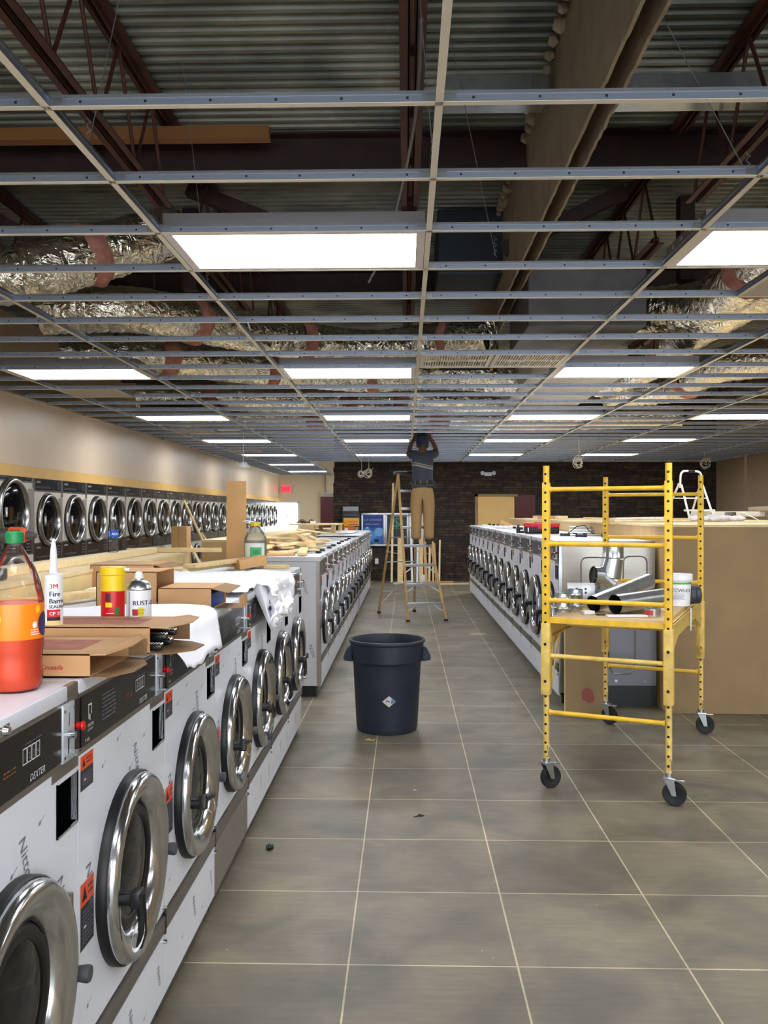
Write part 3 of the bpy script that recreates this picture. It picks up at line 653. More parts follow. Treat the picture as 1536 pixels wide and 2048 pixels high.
    b = MB(); b.cyl((0, w - .012, .25), (.012, w - .012, .25), .007, chrome, 10); b.build('latch_screw', t, 45); b = MB(); b.cyl((0, w - .012, .36), (.012, w - .012, .36), .006, chrome, 10); b.build('latch_screw', t, 45)
    return t
WA = washer(.745, 1.235, .252, .645, strap=True)
for k in range(7):
    t = WA if k == 0 else dup(WA)
    t.location = (-.785, 1.335 + .745 * k, 0)
    for dd in [c for c in t.children if c.name.startswith('door')]:
        for hh in [c for c in dd.children if c.name.startswith('handle')]:
            hh.rotation_euler = (1.35 if k in (2, 3) else (.9 if k == 4 else 0), 0, 0)
    if k == 3:
        for lp in [c for c in t.children if c.name.startswith('lower_panel')]:
            lp.data = lp.data.copy(); lp.data.materials[0] = mat('bare_grey_panel', (132, 126, 118), .5, metal=.3); lp['label'] = 'bare grey lower panel'
    extra = ['cut off by the left frame edge', 'under the open cardboard cartons', 'beneath the curling white sheet', 'with a bare grey lower panel', 'under the crumpled paper pile', 'with paper hanging over its panel', 'at the far end beside the gap'][k]
    tag(t, f'film-covered front-load washer, {ORD[k]} in the nearest left row, {extra}', 'washing machine', 'washers in the nearest left row')
WB = washer(.70, 1.25, .25, .66, depth=.62)
for k in range(9):
    t = WB if k == 0 else dup(WB); t.location = (-.77, 7.93 + .70 * k, 0)
    tag(t, f'film-covered front-load washer, {ORD[k]} in the middle left row behind the bin', 'washing machine', 'washers in the middle left row')
WC = washer(.74, 1.272, .255, .67, depth=.72)
for k in range(6):
    t = WC if k == 0 else dup(WC); t.location = (-.765, 14.5 + .74 * k, 0)
    tag(t, f'taller front-load washer, {ORD[k]} in the farthest left row before the stone wall', 'washing machine', 'taller washers in the farthest left row')
WD = washer(.80, 1.40, .29, .73, depth=.80, big=True)
for k in range(13):
    t = WD if k == 0 else dup(WD); t.location = (1.315, 7.56 + .80 * (k + 1), 0); t.rotation_euler = (0, 0, math.pi)
    tag(t, f'large front-load washer facing the aisle, {ORD[k]} from the scaffold in the right row', 'washing machine', 'washers in the right row')
# side cover panels at the row ends
b = MB(); b.box(-1.40, -.765, 7.775, 7.79, .10, 1.205, film); b.box(-.79, -.765, 7.76, 7.925, .10, 1.205, steel); b.box(-1.40, -.765, 7.765, 7.93, 1.208, 1.25, film, .003)
M = None
for (x, z, s_) in ((-.95, .36, .055), (-.87, .46, .055), (-.93, 1.02, .05)):
    b.text('Nitto', s_, (x, 7.7735, z), (.35, 0, -.94), (.94, 0, .35), inkgrey, 0)
e = b.build('row_end_cover', smooth=0); tag(e, 'white film-covered end panel closing the middle left washer row', 'panel')
b = MB(); b.box(-1.36, -.80, 7.80, 7.92, 0, .10, black); b.build('plinth', e, 0)
b = MB(); b.box(-.83, -.765, 14.24, 14.49, .0, 1.25, steel); tag(b.build('filler_cover', smooth=0), 'narrow steel filler panel between the middle and farthest left rows', 'panel')
b = MB(); x0, x1, yy = 1.315, 2.13, 7.535
b.box(x0, x1, yy - .012, yy, .1, 1.385, steel); b.box(x0 - .002, x0 + .028, yy - .018, yy, .1, 1.385, galv, .003); b.box(x0 + .01, x1, yy - .02, yy + .02, 1.37, 1.40, steel, .004)
def pressed(b, x0, x1, z0, z1, y):
    pts = [(x0, y, z0)] + [(x0 + .05 - .05 * math.cos(a), y, z1 - .05 + .05 * math.sin(a)) for a in (0, .5, 1, 1.57)] + [(x1 - .05 + .05 * math.sin(a), y, z1 - .05 + .05 * math.cos(a)) for a in (0, .5, 1, 1.57)] + [(x1, y, z0)]
    b.tube(pts, .006, steel, 6)
pressed(b, 1.50, 1.71, 1.02, 1.26, yy - .013); pressed(b, 1.86, 2.06, 1.02, 1.27, yy - .013)
e = b.build('side_panel'); tag(e, 'bare steel washer side panel with pressed loops behind the scaffold', 'panel')
b = MB(); b.box(1.30, 1.635, 7.16, 7.18, 0.0, .80, plygrey)
for (x, z, r) in ((1.48, .17, .05), (1.50, .13, .04), (1.46, .14, .03)): b.lathe([(r, 0), (.0001, 0)], mat('red_stain', (150, 84, 74), .8), 9, T(x, 7.1592 - r * .02, z) @ Matrix.Rotation(math.pi / 2, 4, 'X'))
b.box(1.296, 1.302, 7.16, 7.182, 0, .80, plyedge)
tag(b.build('plywood_sheet', smooth=0), 'low plywood end sheet with a red stain below the scaffold deck', 'plywood')
b = MB(); b.box(1.64, 2.12, 7.45, 7.47, .18, .85, mat('satin_steel', (112, 112, 118), .4, metal=.5)); b.box(1.64, 2.12, 7.46, 7.5, 0, .18, black)  # black strip paints the shaded opening below the steel panel
b.tube([(1.72, 7.445, .80), (1.72, 7.445, .34), (1.76, 7.445, .28), (1.90, 7.445, .28), (1.94, 7.445, .34), (1.94, 7.445, .80)], .006, steel, 6)
for x in (1.78, 2.02): b.cyl((x, 7.45, .22), (x, 7.442, .22), .012, chrome, 12)
tag(b.build('access_panel'), 'grey steel lower access panel above a dark gap, under the scaffold', 'panel')

# ------------------------------------------------------------------ bulkhead counters
b = MB(); b.box(2.15, 5.4, 7.21, 7.23, 0, 1.525, plygrey); b.box(2.15, 2.17, 7.23, 18.1, 0, 1.525, ply); b.box(2.15, 5.4, 7.21, 7.235, 1.525, 1.545, plyedge)
c = b.build('plywood_counter', smooth=0); tag(c, 'tall tan plywood counter box running back from the right frame edge', 'counter')
b = MB(); b.box(2.13, 5.42, 7.235, 18.1, 1.525, 1.545, plyedge); b.build('counter_top', c, 0)
b = MB(); b.box(2.2, 5.38, 7.27, 18.05, 0, 1.5, plygrey); b.build('carcass', c, 0)
def bulkhead(x0, x1, y0, y1, z, label, fill=ply):
    b = MB(); b.box(x0, x1, y0, y1, 0, z - .018, fill); c = b.build('plywood_bulkhead', smooth=0); tag(c, label, 'bulkhead')
    b = MB(); b.box(x0 - .004, x1 + .004, y0, y1 + .004, z - .018, z, plyedge); b.build('top_board', c, 0); return c
bulkhead(-2.05, -1.62, .4, 6.5, 1.35, 'pale plywood bulkhead running behind the nearest left washer row', mat('pale_plywood', (226, 200, 140), .6, var=.06))
bulkhead(-1.83, -1.402, 7.80, 12.4, 1.40, 'plywood bulkhead with wood scraps behind the middle left washer row')
c = bulkhead(-1.80, -1.56, 15.0, 19.0, 1.33, 'plywood bulkhead behind the farthest left washer row')
b = MB(); b.box(-1.88, -1.79, 1.0, 6.25, 1.351, 1.391, pinepale, .002); tag(b.build('timber_batten', smooth=0), 'long pale pine batten lying along the nearest bulkhead top under the water bottle', 'timber')

# ------------------------------------------------------------------ dryers along the left wall
cream = mat('cream_enamel', (206, 200, 186), .4)
def dryer(w, zt, R):
    t = empty('stacked_dryer'); zc = zt - .48
    b = MB(); b.box(-.6, -.012, .004, w - .004, 0, zt - .002, filmdull); b.build('cabinet', t, 0)
    for (z0, z1, nm) in ((zt - .735, zt - .155, 'upper_panel'), (.22, zt - .95, 'lower_panel')):
        b = MB(); b.box(-.014, 0, .006, w - .006, z0, z1, cream); b.build(nm, t, 0)
    b = MB(); b.box(-.012, .002, .004, w - .004, 0, .2, darksteel); b.build('kick_plate', t, 0)
    for (z0, z1) in ((zt - .135, zt - .012), (zt - .93, zt - .755)):
        b = MB(); b.box(-.013, .003, .004, w - .004, z0 - .015, z1 + .012, darksteel); b.box(0, .006, .03, w * .68, z0, z1, blackgloss); b.box(0, .006, w * .70, w * .93, z0, z1, blackgloss); x = .0068
        b.text('DEXTER', .030, (x, .05, z1 - .045), (0, 1, 0), (0, 0, 1), inkwhite, 0, .2); ink_lines(b, x, .05, w * .55, z0 + .02, z0 + .045, 2, inkgrey); ink_lines(b, x, w * .8, w * .9, z0 + .015, z1 - .02, 4, inkgrey)
        b.build('control_panel', t, 0)
    b = MB(); b.box(-.004, .008, w * .86, w - .004, zc - .27, zc + .26, filmdull); b.box(0, .012, w - .03, w - .004, zc + .27, zc + .34, darksteel); b.box(0, .012, w - .03, w - .004, zc - .36, zc - .27, darksteel); b.build('hinge_plate', t, 0)
    door_parts(t, w * .47, zc, R, True, True, False, True)
    door_parts(t, w * .47, zc - .83, R, True, True, False, True)
    return t
DA = dryer(.80, 2.04, .30)
for k in range(23):
    t = DA if k == 0 else dup(DA); t.location = (XL, 9.71 + .802 * k, 0)
    tag(t, f'white stacked dryer on the left wall, {ORD[k]} after the larger one', 'dryer', 'stacked dryers along the left wall')
DB = dryer(1.02, 2.13, .36); DB.location = (XL, 8.68, 0); tag(DB, 'larger stacked dryer behind the cordless drill, nearest on the left wall', 'dryer', 'stacked dryers along the left wall')
b = MB(); b.box(XL - .6, XL, YF, 8.67, 0, 2.035, filmdull); struct(b.build('wall_left_lower', smooth=0))

# ------------------------------------------------------------------ rolling scaffold
def scaffold():
    ang = math.radians(-24); t = empty('rolling_scaffold', (1.5175, 5.90, 0), ang)
    W, L = .70, 1.77; posts = [(-W / 2, -L / 2), (W / 2, -L / 2), (-W / 2, L / 2), (W / 2, L / 2)]
    for (x, y) in posts:
        o = MB(); r = .0215; sy = 1 if y > 0 else -1
        o.box(x - .021, x + .021, y - .021, y + .021, .62, 1.82, yellow, .004); o.tube([(x, y, .17), (x, y, .60)], .0185, yellowpale, 12); o.tube([(x, y, 1.80), (x, y, 1.92)], .019, yellow, 12)
        for zz in [.22 + .055 * k for k in range(31)]:
            if .58 < zz < .98: continue
            rr = .0215 if zz > .6 and zz < 1.82 else .0187
            for s in (-1, 1): o.cyl((x, y + s * (rr - .003), zz), (x, y + s * (rr + .0006), zz), .0075, holeblack, 10)
        p = o.build('post', t, 45)
        o = MB(); o.box(x - .027, x + .027, y - .027, y + .027, .56, .985, yellowpale, .005)
        for zz in (.64, .86): o.cyl((x, y - .029, zz), (x, y + .029, zz), .009, holeblack, 10)
        o.build('sleeve', p, 45)
        o = MB(); o.tube([(x + .01, y - .022, .26), (x + .02, y - .035, .25), (x + .022, y - .034, .20), (x + .006, y - .024, .195)], .003, galv, 6); o.build('lock_pin', p)
        # caster
        c = empty('caster', (x, y, 0), random.uniform(-1.2, 1.2)); c.parent = t
        w = MB(); w.lathe([(.0001, -.014), (.04, -.014), (.046, -.018), (.062, -.017), (.066, -.008), (.066, .008), (.062, .017), (.046, .018), (.04, .014), (.0001, .014)], rubber, 28, T(.03, 0, .066) @ Matrix.Rotation(math.pi / 2, 4, 'X')); w.build('wheel', c, 40)
        w = MB(); w.cyl((.03, -.026, .066), (.03, .026, .066), .009, chrome, 10)
        for s in (-1, 1): w.add([(.018, s * .024, .06), (.042, s * .024, .06), (.03, s * .024, .15), (-.024, s * .024, .15), (.018, s * .027, .06), (.042, s * .027, .06), (.03, s * .027, .15), (-.024, s * .027, .15)], [(0, 1, 2, 3), (4, 7, 6, 5), (0, 4, 5, 1), (1, 5, 6, 2), (2, 6, 7, 3), (3, 7, 4, 0)], galv)
        w.box(-.028, .036, -.03, .03, .146, .158, galv, .003); w.cyl((0, 0, .155), (0, 0, .18), .022, galv, 14); w.box(.03, .085, -.018, .018, .142, .15, galv, .002); w.build('fork', c, 40)
    for y in (-L / 2, L / 2):
        for zz in (.455, .79, 1.12, 1.455, 1.78):
            o = MB(); o.cyl((-W / 2 + .02, y, zz), (W / 2 - .02, y, zz), .0135, yellow if zz != .79 else yellowpale, 14)
            for s in (-1, 1): o.lathe([(.0205, 0), (.0145, .014)], yellow, 12, T(s * (W / 2 - .02), y, zz) @ Matrix.Rotation(-s * math.pi / 2, 4, 'Y'))
            o.build('rung', t, 45)
    for x in (-W / 2, W / 2):
        s = 1 if x > 0 else -1; o = MB(); xx = x
        o.box(xx - .003, xx + .003, -L / 2 + .02, L / 2 - .02, .90, .995, yellowpale); o.box(xx - s * .03 if s > 0 else xx, xx if s > 0 else xx + .03, -L / 2 + .02, L / 2 - .02, .90, .905, yellowpale); o.box(xx - .03, xx + .01, -L / 2 + .02, L / 2 - .02, .988, .995, yellowpale)
        for e in (-1, 1):
            o.add([(xx - .003, e * (L / 2 - .03), .9), (xx - .003, e * (L / 2 - .42), .9), (xx - .003, e * (L / 2 - .03), .80), (xx + .003, e * (L / 2 - .03), .9), (xx + .003, e * (L / 2 - .42), .9), (xx + .003, e * (L / 2 - .03), .80)], [(0, 1, 2), (3, 5, 4), (0, 2, 5, 3), (1, 4, 5, 2)], yellowpale)
            o.beam((xx, e * (L / 2 - .22), .90), (xx, e * (L / 2 - .035), .585), .022, .006, yellowpale, (1, 0, 0))
            o.beam((xx - s * .02, e * (L / 2 - .24), .90), (xx - s * .02, e * (L / 2 - .035), .60), .012, .008, yellowpale, (1, 0, 0))
        o.build('side_rail', t, 30)
    o = MB(); o.box(-W / 2 + .025, W / 2 - .025, -L / 2 + .01, L / 2 - .01, .997, 1.018, ply, .002); o.box(-W / 2 + .02, W / 2 - .02, -L / 2 - .004, -L / 2 + .010, .985, 1.018, yellow); o.build('deck_board', t, 30)
    o = MB(); o.cyl((-W / 2, L / 2 - .55, .92), (W / 2, L / 2 - .55, .92), .012, yellowpale, 10); o.cyl((-W / 2, -L / 2 + .5, .92), (W / 2, -L / 2 + .5, .92), .012, yellowpale, 10); o.cyl((W / 2 + .012, .1, .86), (W / 2 + .012, .1, 1.01), .006, galv, 8); o.build('deck_support', t)
    tag(t, 'yellow rolling scaffold on four casters standing in the aisle', 'scaffold')
    return t
scaffold()
ZK = 1.019
# things on the scaffold deck
def lap(px_, py_, z):   # a point on a level surface seen at a pixel of the 1536 x 2048 frame (only used while laying things out)
    a = (px_ - 768) / 1748; c = (1024 - py_) / 1748; ca, sa = math.cos(.0248), math.sin(.0248)
    dx = a * ca - sa; dy = a * sa + ca; dz = c + .0019; k = (z - 1.635) / dz
    return (dx * k, dy * k)
def pail():
    t = empty('white_pail', (1.825, 5.90, ZK)); b = MB(); b.lathe([(.0001, .0), (.070, .0), (.074, .004), (.083, .19), (.087, .19), (.087, .197), (.084, .197)], white, 36); b.build('body', t, 40)
    b = MB(); b.lathe([(.085, .196), (.089, .196), (.0895, .174), (.0915, .174), (.0915, .212), (.088, .214), (.083, .207), (.0001, .207)], white, 36); b.build('lid', t, 40)
    b = MB(); b.lathe([(.0818, .148), (.0825, .160)], mat('green_stripe', (70, 170, 50), .5), 36, None); 
    b.text('CCWI-III', .032, (-.052, -.0805, .098), (1, 0, 0), (0, 0, 1), inkblack, .001); b.text('TAPE MATERIAL', .009, (-.030, -.0805, .082), (1, 0, 0), (0, 0, 1), inkblack, .001)
    random.seed(5)
    for k in range(5): b.quad((-.05, -.0815, .05 + k * .006), (.04 - .01 * (k % 3), -.0815, .05 + k * .006), (.04 - .01 * (k % 3), -.0815, .052 + k * .006), (-.05, -.0815, .052 + k * .006), inkgrey)
    o = b.build('label_print', t, 0); t.rotation_euler = (0, 0, -.25)
    b = MB(); b.tube([(.088 * math.cos(a), .088 * math.sin(a), .165 - .03 * math.sin((a) * .5) ** 2) for a in [math.pi * k / 12 for k in range(13)]], .002, galv, 6); b.build('bail_handle', t)
    tag(t, 'white plastic pail with a green stripe on the scaffold deck', 'pail')
pail()
for (x, y, lab) in ((1.945, 6.00, 'left'), (1.99, 6.03, 'right')):
    b = MB(); b.lathe([(.028, -.016), (.060, -.016), (.062, -.012), (.062, .012), (.060, .016), (.028, .016), (.028, -.016)], mat('charcoal_tape', (58, 62, 70), .45), 30, T(x, y, ZK + .063) @ RX)
    tag(b.build('tape_roll'), f'charcoal roll of tape standing on edge by the white pail, {lab} of two', 'tape', 'charcoal tape rolls')
def wye():
    t = empty('duct_wye_fitting', (1.44, 6.32, ZK + .02)); b = MB()
    b.tube([(0, 0, -.018), (0, 0, .06), (0.0, 0, .14)], [.06, .07, .078], galv, 28, False); b.tube([(.02, 0, .14), (.045, 0, .26), (.05, 0, .28)], [.085, .072, .072], galv, 28, False); b.lathe([(.074, .0), (.077, .004), (.077, .012), (.074, .016), (.073, .085)], galv, 28, T(.05, 0, .275))
    b.build('main_pipe', t, 50); b = MB(); b.tube([(.03, 0, .10), (-.04, -.02, .15)], [.08, .068], galv, 28, False); b.tube([(-.038, -.019, .15), (-.10, -.035, .155)], [.068, .066], galv, 28, False); b.build('branch_pipe', t, 50)
    b = MB(); b.lathe([(.0, 0), (.062, 0)], galvdark, 24, T(-.099, -.035, .155) @ Matrix.Rotation(-math.pi / 2 + .1, 4, 'Y')); b.build('mouth_shade', t, 0)  # flat dark disc paints the shade in the branch mouth
    tag(t, 'shiny galvanised wye duct fitting standing on the scaffold deck', 'duct fitting')
wye()
for (x, y, r, h, lab) in ((.985, 5.52, .052, .115, 'front one at the left post'), (1.09, 5.66, .05, .13, 'rear one near the left post')):
    b = MB(); b.lathe([(r, 0), (r, .02), (r + .003, .025), (r, .03), (r, h * .7), (r + .003, h * .74), (r, h * .78), (r, h), (r - .002, h), (r - .002, 0)], galv, 28, T(x, y, ZK)); tag(b.build('duct_collar'), f'short galvanised duct collar on the deck, {lab}', 'duct collar', 'short duct collars')
b = MB(); b.box(-.09, .09, -.004, .004, 0, .15, alu, .003)
for x in (-.03, .03): b.cyl((x, -.006, .11), (x, .004, .11), .008, black, 8); b.cyl((x, -.006, .085), (x, .004, .085), .008, black, 8)
b.box(-.09, -.0, 0, .03, 0, .004, alu)
o = b.build('metal_plate', loc=(1.17, 5.86, ZK + .004), rot=(-.12, 0, -.1)); tag(o, 'flat metal bracket plate propped behind the duct collars', 'bracket')
def open_pipe(p0, p1, r, lab):
    b = MB(); p0 = Vector(p0); p1 = Vector(p1); d = (p1 - p0).normalized()
    b.tube([p0, p0 + d * .012, p1], [r * 1.03, r, r], galv, 28, False); b.tube([p0, p1], [r * .97, r * .97], galvdark, 28, False); b.cyl(p1 - d * .05, p1 - d * .045, r * .96, galvdark, 20)
    tag(b.build('duct_pipe'), lab, 'duct pipe', 'loose duct pipes on the deck')
open_pipe((1.165, 5.46, ZK + .055), (1.60, 5.80, ZK + .17), .052, 'galvanised pipe with dark open mouth on the deck, left of two')
open_pipe((1.275, 5.36, ZK + .062), (1.62, 5.55, ZK + .085), .060, 'galvanised pipe with dark open mouth on the deck, right of two')
b = MB(); b.lathe([(.036, 0), (.052, .0), (.053, .05), (.036, .05), (.036, 0)], mat('silver_tape', (186, 184, 184), .2, metal=.8), 28, T(1.475, 5.28, ZK)); b.lathe([(.0535, .012), (.0537, .04)], mat('red_tape_print', (176, 60, 60), .4), 28, T(1.475, 5.28, ZK), 3.6, 4.6)
tag(b.build('foil_tape_roll'), 'flat roll of silver foil tape with red print at the deck front edge', 'tape')
for (x, y, w, d, a, z, lab, m) in ((1.33, 5.26, .26, .05, .05, .012, 'white strip at the front edge of the deck', white), (1.12, 5.40, .07, .04, .3, .02, 'small white block left of the dark pipe mouths', white), (1.17, 5.55, .14, .09, .5, .006, 'torn pale sheet between the collars and the pipes', plyedge), (1.20, 5.33, .09, .02, -.1, .008, 'thin black strip in front of the dark pipe mouths', black)):
    b = MB(); b.box(-w / 2, w / 2, -d / 2, d / 2, 0, z, m, .001); tag(b.build('offcut', loc=(x, y, ZK), rot=(0, 0, a)), lab, 'offcut')
for k, (x0, y0, x1, y1, zz) in enumerate(((1.20, 5.75, 1.45, 5.95, .03), (1.24, 5.95, 1.50, 5.78, .06), (1.30, 6.02, 1.58, 5.9, .035))):
    b = MB(); b.beam((x0, y0, ZK + zz), (x1, y1, ZK + zz + .07), .05, .006, galv, (0, 0, 1)); b.beam((x0, y0, ZK + zz + .018), (x1, y1, ZK + zz + .088), .006, .03, galv, (0, 0, 1)); tag(b.build('metal_strap', smooth=0), f'bent galvanised sheet strap in the pile behind the pipes, {ORD[k]} from the left', 'metal strap', 'bent straps behind the pipes')

# ------------------------------------------------------------------ trash bin
def bin_():
    t = empty('trash_bin', (-.142, 6.66, 0)); b = MB(); n = 48
    b.lathe([(.0001, .012), (.21, .012), (.218, .0), (.226, .004), (.232, .03), (.2325, .034), (.258, .50), (.262, .515), (.274, .53), (.276, .60), (.278, .655), (.288, .66), (.292, .672), (.288, .684), (.277, .686), (.270, .675), (.268, .60), (.255, .5), (.225, .03), (.0001, .025)], bluebin, n); b.build('body', t, 35)
    for s in (-1, 1):
        h = MB(); vs = []
        A = [(.268, .635), (.300, .62), (.330, .555), (.332, .532), (.318, .525), (.262, .52)]
        for yy, q in ((-.075, 1), (.075, 1)): vs += [(s * x, yy * (1 if x < .3 else .8), z) for x, z in A]
        n_ = len(A)
        fs = [tuple(range(n_)), tuple(range(2 * n_ - 1, n_ - 1, -1))] + [(i, (i + 1) % n_, n_ + (i + 1) % n_, n_ + i) for i in range(n_)]
        bm = bmesh.new(); V = [bm.verts.new(v) for v in vs]
        for f in fs: bm.faces.new([V[i] for i in f])
        bmesh.ops.recalc_face_normals(bm, faces=bm.faces); bmesh.ops.bevel(bm, geom=list(bm.edges), offset=.006, segments=2, affect='EDGES'); h.frombm(bm, bluebin); h.build('handle', t, 40)
    b = MB(); th = -math.pi / 2 + .03; r = .2475
    def P(u, v, l=.0008): a = th + u / r; return ((r + l + (v) * .053) * math.cos(a), (r + l + v * .053) * math.sin(a), .255 + v)
    def patch(c, m, l):
        b.add([P(u, v, l) for u, v in c], [tuple(range(len(c)))], m)
    for i in range(6):
        u0 = -.05 + i * .05 / 3; u1 = u0 + .05 / 3
        lo = lambda u: -.042 + abs(u) * .84; hi = lambda u: .042 - abs(u) * .84
        patch([(u0 - 0, lo(u0)), (u1, lo(u1)), (u1, hi(u1)), (u0, hi(u0))], mat('sticker_white', (206, 196, 190), .5), .001)
    patch([(.02, .022), (.046, .0), (.02, -.02), (.012, -.008)], mat('sticker_blue', (90, 124, 176), .5), .002)
    patch([(-.026, .0), (-.012, .012), (.0, .006), (.006, -.01), (-.004, -.004), (-.012, .004), (-.018, -.006)], mat('sticker_navy', (60, 82, 140), .5), .0025)
    b.build('sticker', t, 0)['label'] = 'small white and blue diamond sticker'
    t.rotation_euler = (0, 0, .05)
    tag(t, 'dark blue grey round trash bin with side handles in the aisle', 'trash bin')
bin_()

# ------------------------------------------------------------------ step ladder
def ladder():
    t = empty('step_ladder', (.085, 13.9, 0)); O = Vector((.085, 13.9, 0))
    fl, fr = Vector((.035, 13.24, 0)), Vector((.615, 13.36, 0)); rl, rr = Vector((-.44, 14.38, 0)), Vector((.145, 14.60, 0)); tl, tr = Vector((-.12, 13.86, 2.26)), Vector((.17, 13.97, 2.26))
    def P(a, c, z): return a + (c - a) * (z / 2.26)
    for a, c, nm in ((fl, tl, 'front_rail'), (fr, tr, 'front_rail'), (rl, tl, 'rear_rail'), (rr, tr, 'rear_rail')):
        b = MB(); off = Vector((0, .04, 0)) if nm == 'rear_rail' else Vector((0, -.02, 0)); b.beam(a - O + Vector((0, 0, .02)), c - O + off, (.036 if nm == 'rear_rail' else .04), .062 if nm[0] == 'f' else .04, woodlad, (0, -1, .4), .004); p = b.build(nm, t, 40)
        b = MB(); b.box(-.03, .03, -.035, .035, 0, .03, rubber, .004, T(*(a - O))); b.build('foot', p)
    for k, z in enumerate((.27, .56, .85, 1.145, 1.43, 1.72, 2.0)):
        a = P(fl, tl, z) - O; c = P(fr, tr, z) - O; b = MB(); b.beam(a + Vector((.01, -.03, 0)), c + Vector((-.01, -.03, 0)), .085, .024, alu, (0, 0, 1), .003)
        b.beam(a + Vector((.01, -.07, -.008)), c + Vector((-.01, -.07, -.008)), .004, .042, alu, (0, 0, 1))
        if z < 1.0: 
            for s, q, e in ((1, a, fl), (-1, c, fr)):
                m_ = (c - a).normalized() * s; b.beam(q + m_ * .17 + Vector((0, -.03, -.01)), P(fl if s > 0 else fr, tl if s > 0 else tr, z - .13) - O + Vector((0, -.02, 0)), .018, .005, alu, (0, 1, 0))
        b.build('step', t, 30)
    for z in (.36, .85, 1.25, 1.6):
        a = P(rl, tl, z) - O; c = P(rr, tr, z) - O; b = MB(); b.beam(a, c, .03, .018, alu, (0, 0, 1)); 
        if z == .36: b.beam(a + Vector((.17, .04, 0)), P(rl, tl, .14) - O, .016, .005, alu, (0, 1, 0))
        b.build('rear_brace', t, 0)
    b = MB(); b.beam(tl - O + Vector((-.06, .01, .02)), tr - O + Vector((.06, .01, .02)), .15, .05, black, (0, 0, 1), .008); b.build('top_cap', t)
    for a, c, e, f in ((fl, tl, rl, tl), (fr, tr, rr, tr)):
        b = MB(); b.beam(P(a, c, 1.0) - O, P(e, f, 1.02) - O, .02, .004, alu, (0, 0, 1)); b.build('spreader', t, 0)
    tag(t, 'tall wooden railed step ladder with metal steps carrying the worker', 'ladder')
ladder()

# ------------------------------------------------------------------ person on the ladder
def skinned(name, verts, edges, radii, m, parent=None, root=0, sub=1):
    me = bpy.data.meshes.new(name); me.from_pydata(verts, edges, []); me.update(); o = bpy.data.objects.new(name, me); COL.objects.link(o)
    sk = o.modifiers.new('skin', 'SKIN'); sk.use_smooth_shade = True; sk.branch_smoothing = .4
    lay = me.skin_vertices[0].data if me.skin_vertices else None
    if lay is None:
        bm = bmesh.new(); bm.from_mesh(me); bm.verts.layers.skin.verify(); bm.to_mesh(me); bm.free(); lay = me.skin_vertices[0].data
    for i, r in enumerate(radii): lay[i].radius = (r if isinstance(r, tuple) else (r, r)); lay[i].use_root = (i == root)
    s_ = o.modifiers.new('sub', 'SUBSURF'); s_.levels = sub; s_.render_levels = sub
    dg = bpy.context.evaluated_depsgraph_get(); dg.update(); nm = bpy.data.meshes.new_from_object(o.evaluated_get(dg)); o.modifiers.clear(); o.data = nm
    nm.materials.clear(); nm.materials.append(m); nm.polygons.foreach_set('use_smooth', [True] * len(nm.polygons))
    if parent: o.parent = parent
    return o
